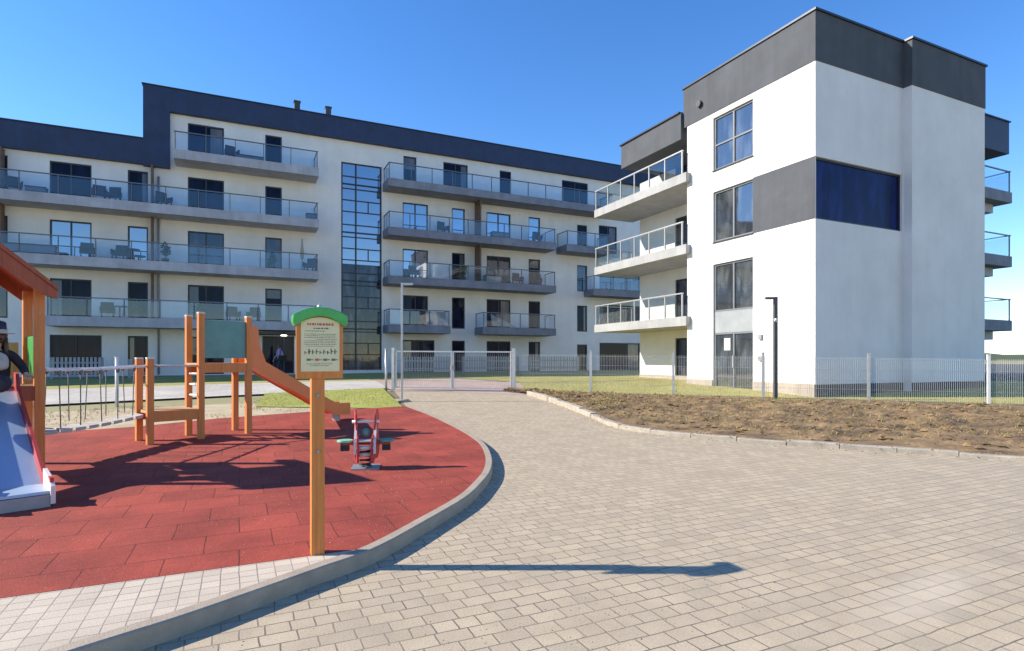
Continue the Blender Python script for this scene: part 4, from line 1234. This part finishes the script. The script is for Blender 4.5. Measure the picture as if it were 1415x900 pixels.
# ------------------------------------------------------------------ spring rider
sp_ = gp(505, 646, KH)
sr = thing('spring_rider', 'red and white double spring rider with mint green seats', 'spring rider', tuple(sp_), R(-16))
sr.scale = (.92, .92, .95)
def coil(mb_, c, r, h, turns=5, w=.014):
    pts = [Vector((c[0]+r*math.cos(a), c[1]+r*math.sin(a), c[2]+h*a/(turns*2*math.pi))) for a in [turns*2*math.pi*k/(turns*10) for k in range(turns*10+1)]]
    mb_.tube(pts, w, n=6)
q = MB(); q.box((-.2,-.2,-.01),(.2,.2,.015)); q.build('base_plate', 'galv_dull', sr, local=True)
q = MB(); coil(q, (0,0,.015), .085, .3); q.build('spring', 'black', sr, local=True)
side_poly = [(-.20,.10),(-.13,.08),(-.04,.14),(.08,.12),(.16,.22),(.19,.36),(.14,.44),(.10,.56),(.15,.68),(.13,.80),(.06,.84),(.0,.76),(-.03,.62),(-.08,.50),(-.17,.44),(-.21,.30)]
for y in (-.0,):
    pass
for x in (-.14, .14):
    q = MB(); q.prism(side_poly, lambda a, z, x=x: (x-.014+a*.22*(1 if x > 0 else -1), a*.95, z), lambda a, z, x=x: (x+.014+a*.22*(1 if x > 0 else -1), a*.95, z)); o = q.build('side_panel', 'red', sr, bevel=.004, local=True)
    q = MB(); q.bar((x, .02, .62), (x, -.125, .42), .035, .036); q.bar((x, -.13, .42), (x, -.17, .22), .035, .036); q.build('edge_strip', 'pinkwhite', o, local=True)
for z, y in ((.66, .02), (.30, -.14), (.2, -.1)):
    q = MB(); q.cyl((-.2 if z > .6 else -.125, y, z), (.2 if z > .6 else .125, y, z), .022 if z > .6 else .03, n=8); q.build('handle_bar' if z > .6 else 'cross_bar', 'pinkwhite', sr, local=True)
q = MB(); q.box((-.36,-.06,.335),(.36,.06,.37)); q.build('beam', 'wood_red', sr, local=True)
for s in (-1, 1):
    q = MB(); q.cyl((s*.30, 0, .372), (s*.30, 0, .405), .115, n=18); o = q.build('seat', 'mint' if s < 0 else 'teal', sr, bevel=.006, local=True)
    q = MB(); q.box((s*.30-.06, -.06, .25), (s*.30+.06, .06, .334)); q.build('buffer', 'black', o, local=True)
q = MB(); q.box((-.125, -.16, .385), (.125, .0, .41)); q.build('foot_board', 'pinkwhite', sr, local=True)
q = MB(); q.ball((0, .02, .50), .065, n=12, m=8); q.build('head_knob', 'teal', sr, local=True)

# ------------------------------------------------------------------ people
def skin_mesh(name, pts, edges, m, parent=None, sub=2, root=0, mtx=None):
    me = bpy.data.meshes.new(name)
    me.from_pydata([p[:3] for p in pts], edges, [])
    o = bpy.data.objects.new(name, me); COL.objects.link(o)
    md = o.modifiers.new('skin', 'SKIN'); md.use_smooth_shade = True
    for i, v in enumerate(me.skin_vertices[0].data):
        r = pts[i][3]; v.radius = r if isinstance(r, tuple) else (r, r); v.use_root = (i == root)
    ss_ = o.modifiers.new('sub', 'SUBSURF'); ss_.levels = sub; ss_.render_levels = sub
    bpy.context.view_layer.update()
    dg = bpy.context.evaluated_depsgraph_get()
    me2 = bpy.data.meshes.new_from_object(o.evaluated_get(dg))
    bpy.data.objects.remove(o); bpy.data.meshes.remove(me)
    me2.name = name
    me2.materials.clear(); me2.materials.append(M[m])
    for p in me2.polygons: p.use_smooth = True
    o = bpy.data.objects.new(name, me2); COL.objects.link(o)
    if parent is not None: o.parent = parent
    return o
def head_parts(parent, c, yaw_dir, hair_m='hair', long=True):
    """face details round a head centred at c facing -y"""
    x, y, z = c
    q = MB(); q.ball((x, y-.105, z-.015), .018, sx=.8, sy=1.1, sz=1.3, n=8, m=6); q.build('nose', 'skin', parent, local=True)
    for s in (-1, 1):
        q = MB(); q.ball((x+s*.034, y-.092, z+.008), .0125, n=8, m=6); q.build('eye', 'black', parent, local=True)
        q = MB(); q.ball((x+s*.083, y+.0, z-.005), .026, sx=.4, sy=.7, n=8, m=6); q.build('ear', 'skin', parent, local=True)
    q = MB(); q.ball((x, y-.091, z-.058), .024, sx=1.1, sy=.4, sz=.3, n=8, m=6); q.build('mouth', 'ink_red', parent, local=True)
    q = MB(); q.ball((x, y+.018, z+.03), .112, sx=.93, sy=1.02, sz=1.02, n=16, m=10)
    if long:
        for s in (-1, 1):
            for k in range(5):
                q.cyl((x+s*(.078+.004*k), y-.03+.03*k, z+.02), (x+s*(.10+.006*k), y-.035+.03*k, z-.25-.02*(k % 2)), .026, .014, n=8)
        for k in range(5): q.cyl((x-.06+.03*k, y+.09, z), (x-.065+.032*k, y+.105, z-.26), .032, .018, n=8)
    q.build('hair', hair_m, parent, local=True)
def hand(parent, wrist, direction, curl_to, size=.17, name='hand', side=1):
    """palm with five bent fingers; direction = along the palm, curl_to = way the fingers bend"""
    w = Vector(wrist); d = Vector(direction).normalized(); c = Vector(curl_to).normalized(); a = d.cross(c).normalized()*side
    pl = size*.5
    pts = [(*w, .026), (*(w+d*pl*.5), (.036, .02)), (*(w+d*pl), (.036, .018))]; ed = [(0,1),(1,2)]
    for k, ln in enumerate((.9, 1.0, .95, .75)):
        o = a*(.028-.019*k); b0 = w + d*pl*.85 + o
        i = len(pts); r = .0085
        p1 = b0 + d*size*.16; p2 = p1 + (d*.55+c*.8).normalized()*size*.2*ln; p3 = p2 + (c - d*.25).normalized()*size*.16*ln
        pts += [(*b0, r), (*p1, r), (*p2, r*.95), (*p3, r*.8)]; ed += [(1,i),(i,i+1),(i+1,i+2),(i+2,i+3)]
    i = len(pts); t0 = w + d*pl*.3 + a*.03
    pts += [(*t0, .011), (*(t0+a*.03+d*.02+c*.01), .0105), (*(t0+a*.035+d*.045+c*.03), .009)]; ed += [(1,i),(i,i+1),(i+1,i+2)]
    return skin_mesh(name, pts, ed, 'skin', parent)

def seated_person():
    base = wmat(tt) @ Vector((-TW/2+.055, -.16, 1.14))
    t = thing('person', 'person in a black coat and dark brimmed hat sitting at the slide top', 'person', tuple(base), PA)
    # local: faces -y (down the slide), z up from the seat
    body = [(0,0,.06,(.13,.11)), (0,.0,.2,(.115,.085)), (0,-.01,.34,(.13,.085)), (0,-.01,.42,(.07,.06)), (0,-.02,.47,.04),
            (0,-.03,.53,(.062,.07)), (0,-.03,.60,(.072,.085)), (0,-.025,.655,(.055,.065)),
            (.15,-.01,.40,.05), (.25,-.04,.25,.042), (.265,-.20,.15,.034), (-.15,-.01,.40,.05), (-.23,-.06,.22,.042), (-.14,-.2,.14,.034),
            (-.09,-.05,.05,.08), (-.19,-.34,.02,.06), (-.23,-.62,-.25,.045), (-.24,-.72,-.29,.04),
            (.02,-.05,.05,.08), (-.07,-.35,.03,.06), (-.13,-.62,-.25,.045), (-.14,-.72,-.29,.04)]
    ed = [(0,1),(1,2),(2,3),(3,4),(4,5),(5,6),(6,7),(3,8),(8,9),(9,10),(3,11),(11,12),(12,13),(0,14),(14,15),(15,16),(16,17),(0,18),(18,19),(19,20),(20,21)]
    skin_mesh('body', body, ed, 'skin', t)
    def grow(idx, k): return [(*body[i][:3], tuple(r*k for r in body[i][3]) if isinstance(body[i][3], tuple) else body[i][3]*k) for i in idx]
    ci = [0,1,2,3,8,9,10,11,12,13]
    mp = {v: i for i, v in enumerate(ci)}
    skin_mesh('coat', grow(ci, 1.25), [(mp[a],mp[b]) for a,b in ed if a in mp and b in mp], 'coat', t)
    ti = [0,14,15,16,18,19,20]; mp2 = {v: i for i, v in enumerate(ti)}
    skin_mesh('trousers', grow(ti, 1.2), [(mp2[a],mp2[b]) for a,b in ed if a in mp2 and b in mp2], 'denim', t)
    for x in (-.24, -.14):
        q = MB(); q.ball((x, -.74, -.275), .06, sx=.72, sy=1.7, sz=.8, n=12, m=8); q.build('shoe', 'black', t, local=True)
    skin_mesh('scarf', [(.0,.03,.40,.09),(.06,-.05,.40,.06),(0,-.1,.39,.06),(-.06,-.05,.40,.06),(.03,-.12,.27,.085), (.05,-.12,.2,.07)], [(0,1),(1,2),(2,3),(3,0),(2,4),(4,5)], 'scarf', t)
    head_parts(t, (0,-.03,.59), 0)
    # hat
    q = MB(); n = 24
    q.cyl((0,-.02,.665), (0,-.02,.675), .19, .185, n=n); ht = q.build('hat', 'hat_band', t, local=True)
    q = MB(); q.cyl((0,-.02,.676), (0,-.02,.80), .105, .095, n=n); q.ball((0,-.02,.80), .095, sz=.3, n=n, m=6); q.build('hat_crown', 'straw_hat', ht, local=True)
    q = MB(); q.cyl((0,-.02,.68), (0,-.02,.715), .109, .107, n=n, cap=False); q.build('hat_ribbon', 'scarf', ht, local=True)
    hand(t, (.265,-.205,.148), (0,-.9,-.15), (-.1,-.3,-1), name='hand', side=1)
    hand(t, (-.14,-.205,.138), (.1,-.9,-.2), (0,-.3,-1), name='hand', side=-1)
seated_person()

def walking_person():
    Y = 32.6; x = XatY(386, Y); z = gxy(x, Y) + .02
    t = thing('person', 'person in a lilac top with a dark bag walking by the building entrance', 'person', (x, Y, z), R(-70))
    body = [(0,0,.95,(.15,.11)), (0,0,1.12,(.13,.1)), (0,0,1.32,(.155,.1)), (0,0,1.42,(.08,.07)), (0,-.01,1.49,.05), (0,-.02,1.55,(.065,.075)), (0,-.02,1.63,(.075,.09)), (0,-.015,1.69,(.055,.065)),
            (.19,0,1.38,.055), (.24,.06,1.12,.045), (.23,-.06,.9,.035), (-.19,0,1.38,.055), (-.25,-.04,1.12,.045), (-.23,-.2,.92,.035),
            (.09,0,.86,.085), (.10,-.18,.5,.062), (.10,-.16,.09,.045), (.10,-.28,.045,.04), (-.09,0,.86,.085), (-.10,.06,.48,.062), (-.10,.28,.1,.045), (-.10,.18,.05,.04)]
    ed = [(0,1),(1,2),(2,3),(3,4),(4,5),(5,6),(6,7),(3,8),(8,9),(9,10),(3,11),(11,12),(12,13),(0,14),(14,15),(15,16),(16,17),(0,18),(18,19),(19,20),(20,21)]
    skin_mesh('body', body, ed, 'skin', t)
    def grow(idx, k): return [(*body[i][:3], tuple(r*k for r in body[i][3]) if isinstance(body[i][3], tuple) else body[i][3]*k) for i in idx]
    ci = [0,1,2,3,8,9,11,12]; mp = {v: i for i, v in enumerate(ci)}
    skin_mesh('top', grow(ci, 1.15), [(mp[a],mp[b]) for a,b in ed if a in mp and b in mp], 'purple', t)
    ti = [0,14,15,16,18,19,20]; mp2 = {v: i for i, v in enumerate(ti)}
    skin_mesh('trousers', grow(ti, 1.17), [(mp2[a],mp2[b]) for a,b in ed if a in mp2 and b in mp2], 'denim', t)
    for p in ((.10,-.24,.05), (-.10,.23,.06)):
        q = MB(); q.ball(p, .07, sx=.7, sy=1.7, sz=.75, n=12, m=8); q.build('shoe', 'black', t, local=True)
    head_parts(t, (0,-.02,1.61), 0, long=True)
    hand(t, (.23,-.07,.88), (0,-.3,-1), (0,-1,-.2), side=1)
    hand(t, (-.23,-.21,.90), (0,-.3,-1), (0,-1,-.2), side=-1)
    b = thing('shoulder_bag', 'dark shoulder bag hanging from the walking person', 'bag', (x, Y, z), R(-70))
    q = MB(); q.box((.27, -.2, .78), (.4, .2, 1.1)); q.build('body', 'coat', b, bevel=.03, local=True)
    q = MB(); q.tube([(.335,-.15,1.1),(.25,-.02,1.44),(.335,.15,1.1)], .015, n=6); q.build('strap', 'coat', b, local=True)
walking_person()

# ------------------------------------------------------------------ far land
q = MB(); vs = []; n = 160
for k in range(n+1):
    a = math.radians(-75 + 150*k/n) ; d = 620
    dx, dy = math.sin(a+YAW), math.cos(a+YAW)
    h = 4 + 5*abs(noise.noise(Vector((k*.21, 0, 0)))) + 3*noise.noise(Vector((k*.9, 3, 0)))
    vs += [(dx*d, dy*d, -2), (dx*d, dy*d, h), (dx*(d+60), dy*(d+60), h+2), (dx*(d+60), dy*(d+60), -2)]
fs = [(4*k+j, 4*k+4+j, 4*k+4+(j+1)%4, 4*k+(j+1)%4) for k in range(n) for j in range(4)]
q.add(vs, fs + [(0,1,2,3), (4*n+3,4*n+2,4*n+1,4*n)])
tag(q.build('far_woods', 'far_wood'), kind='stuff')
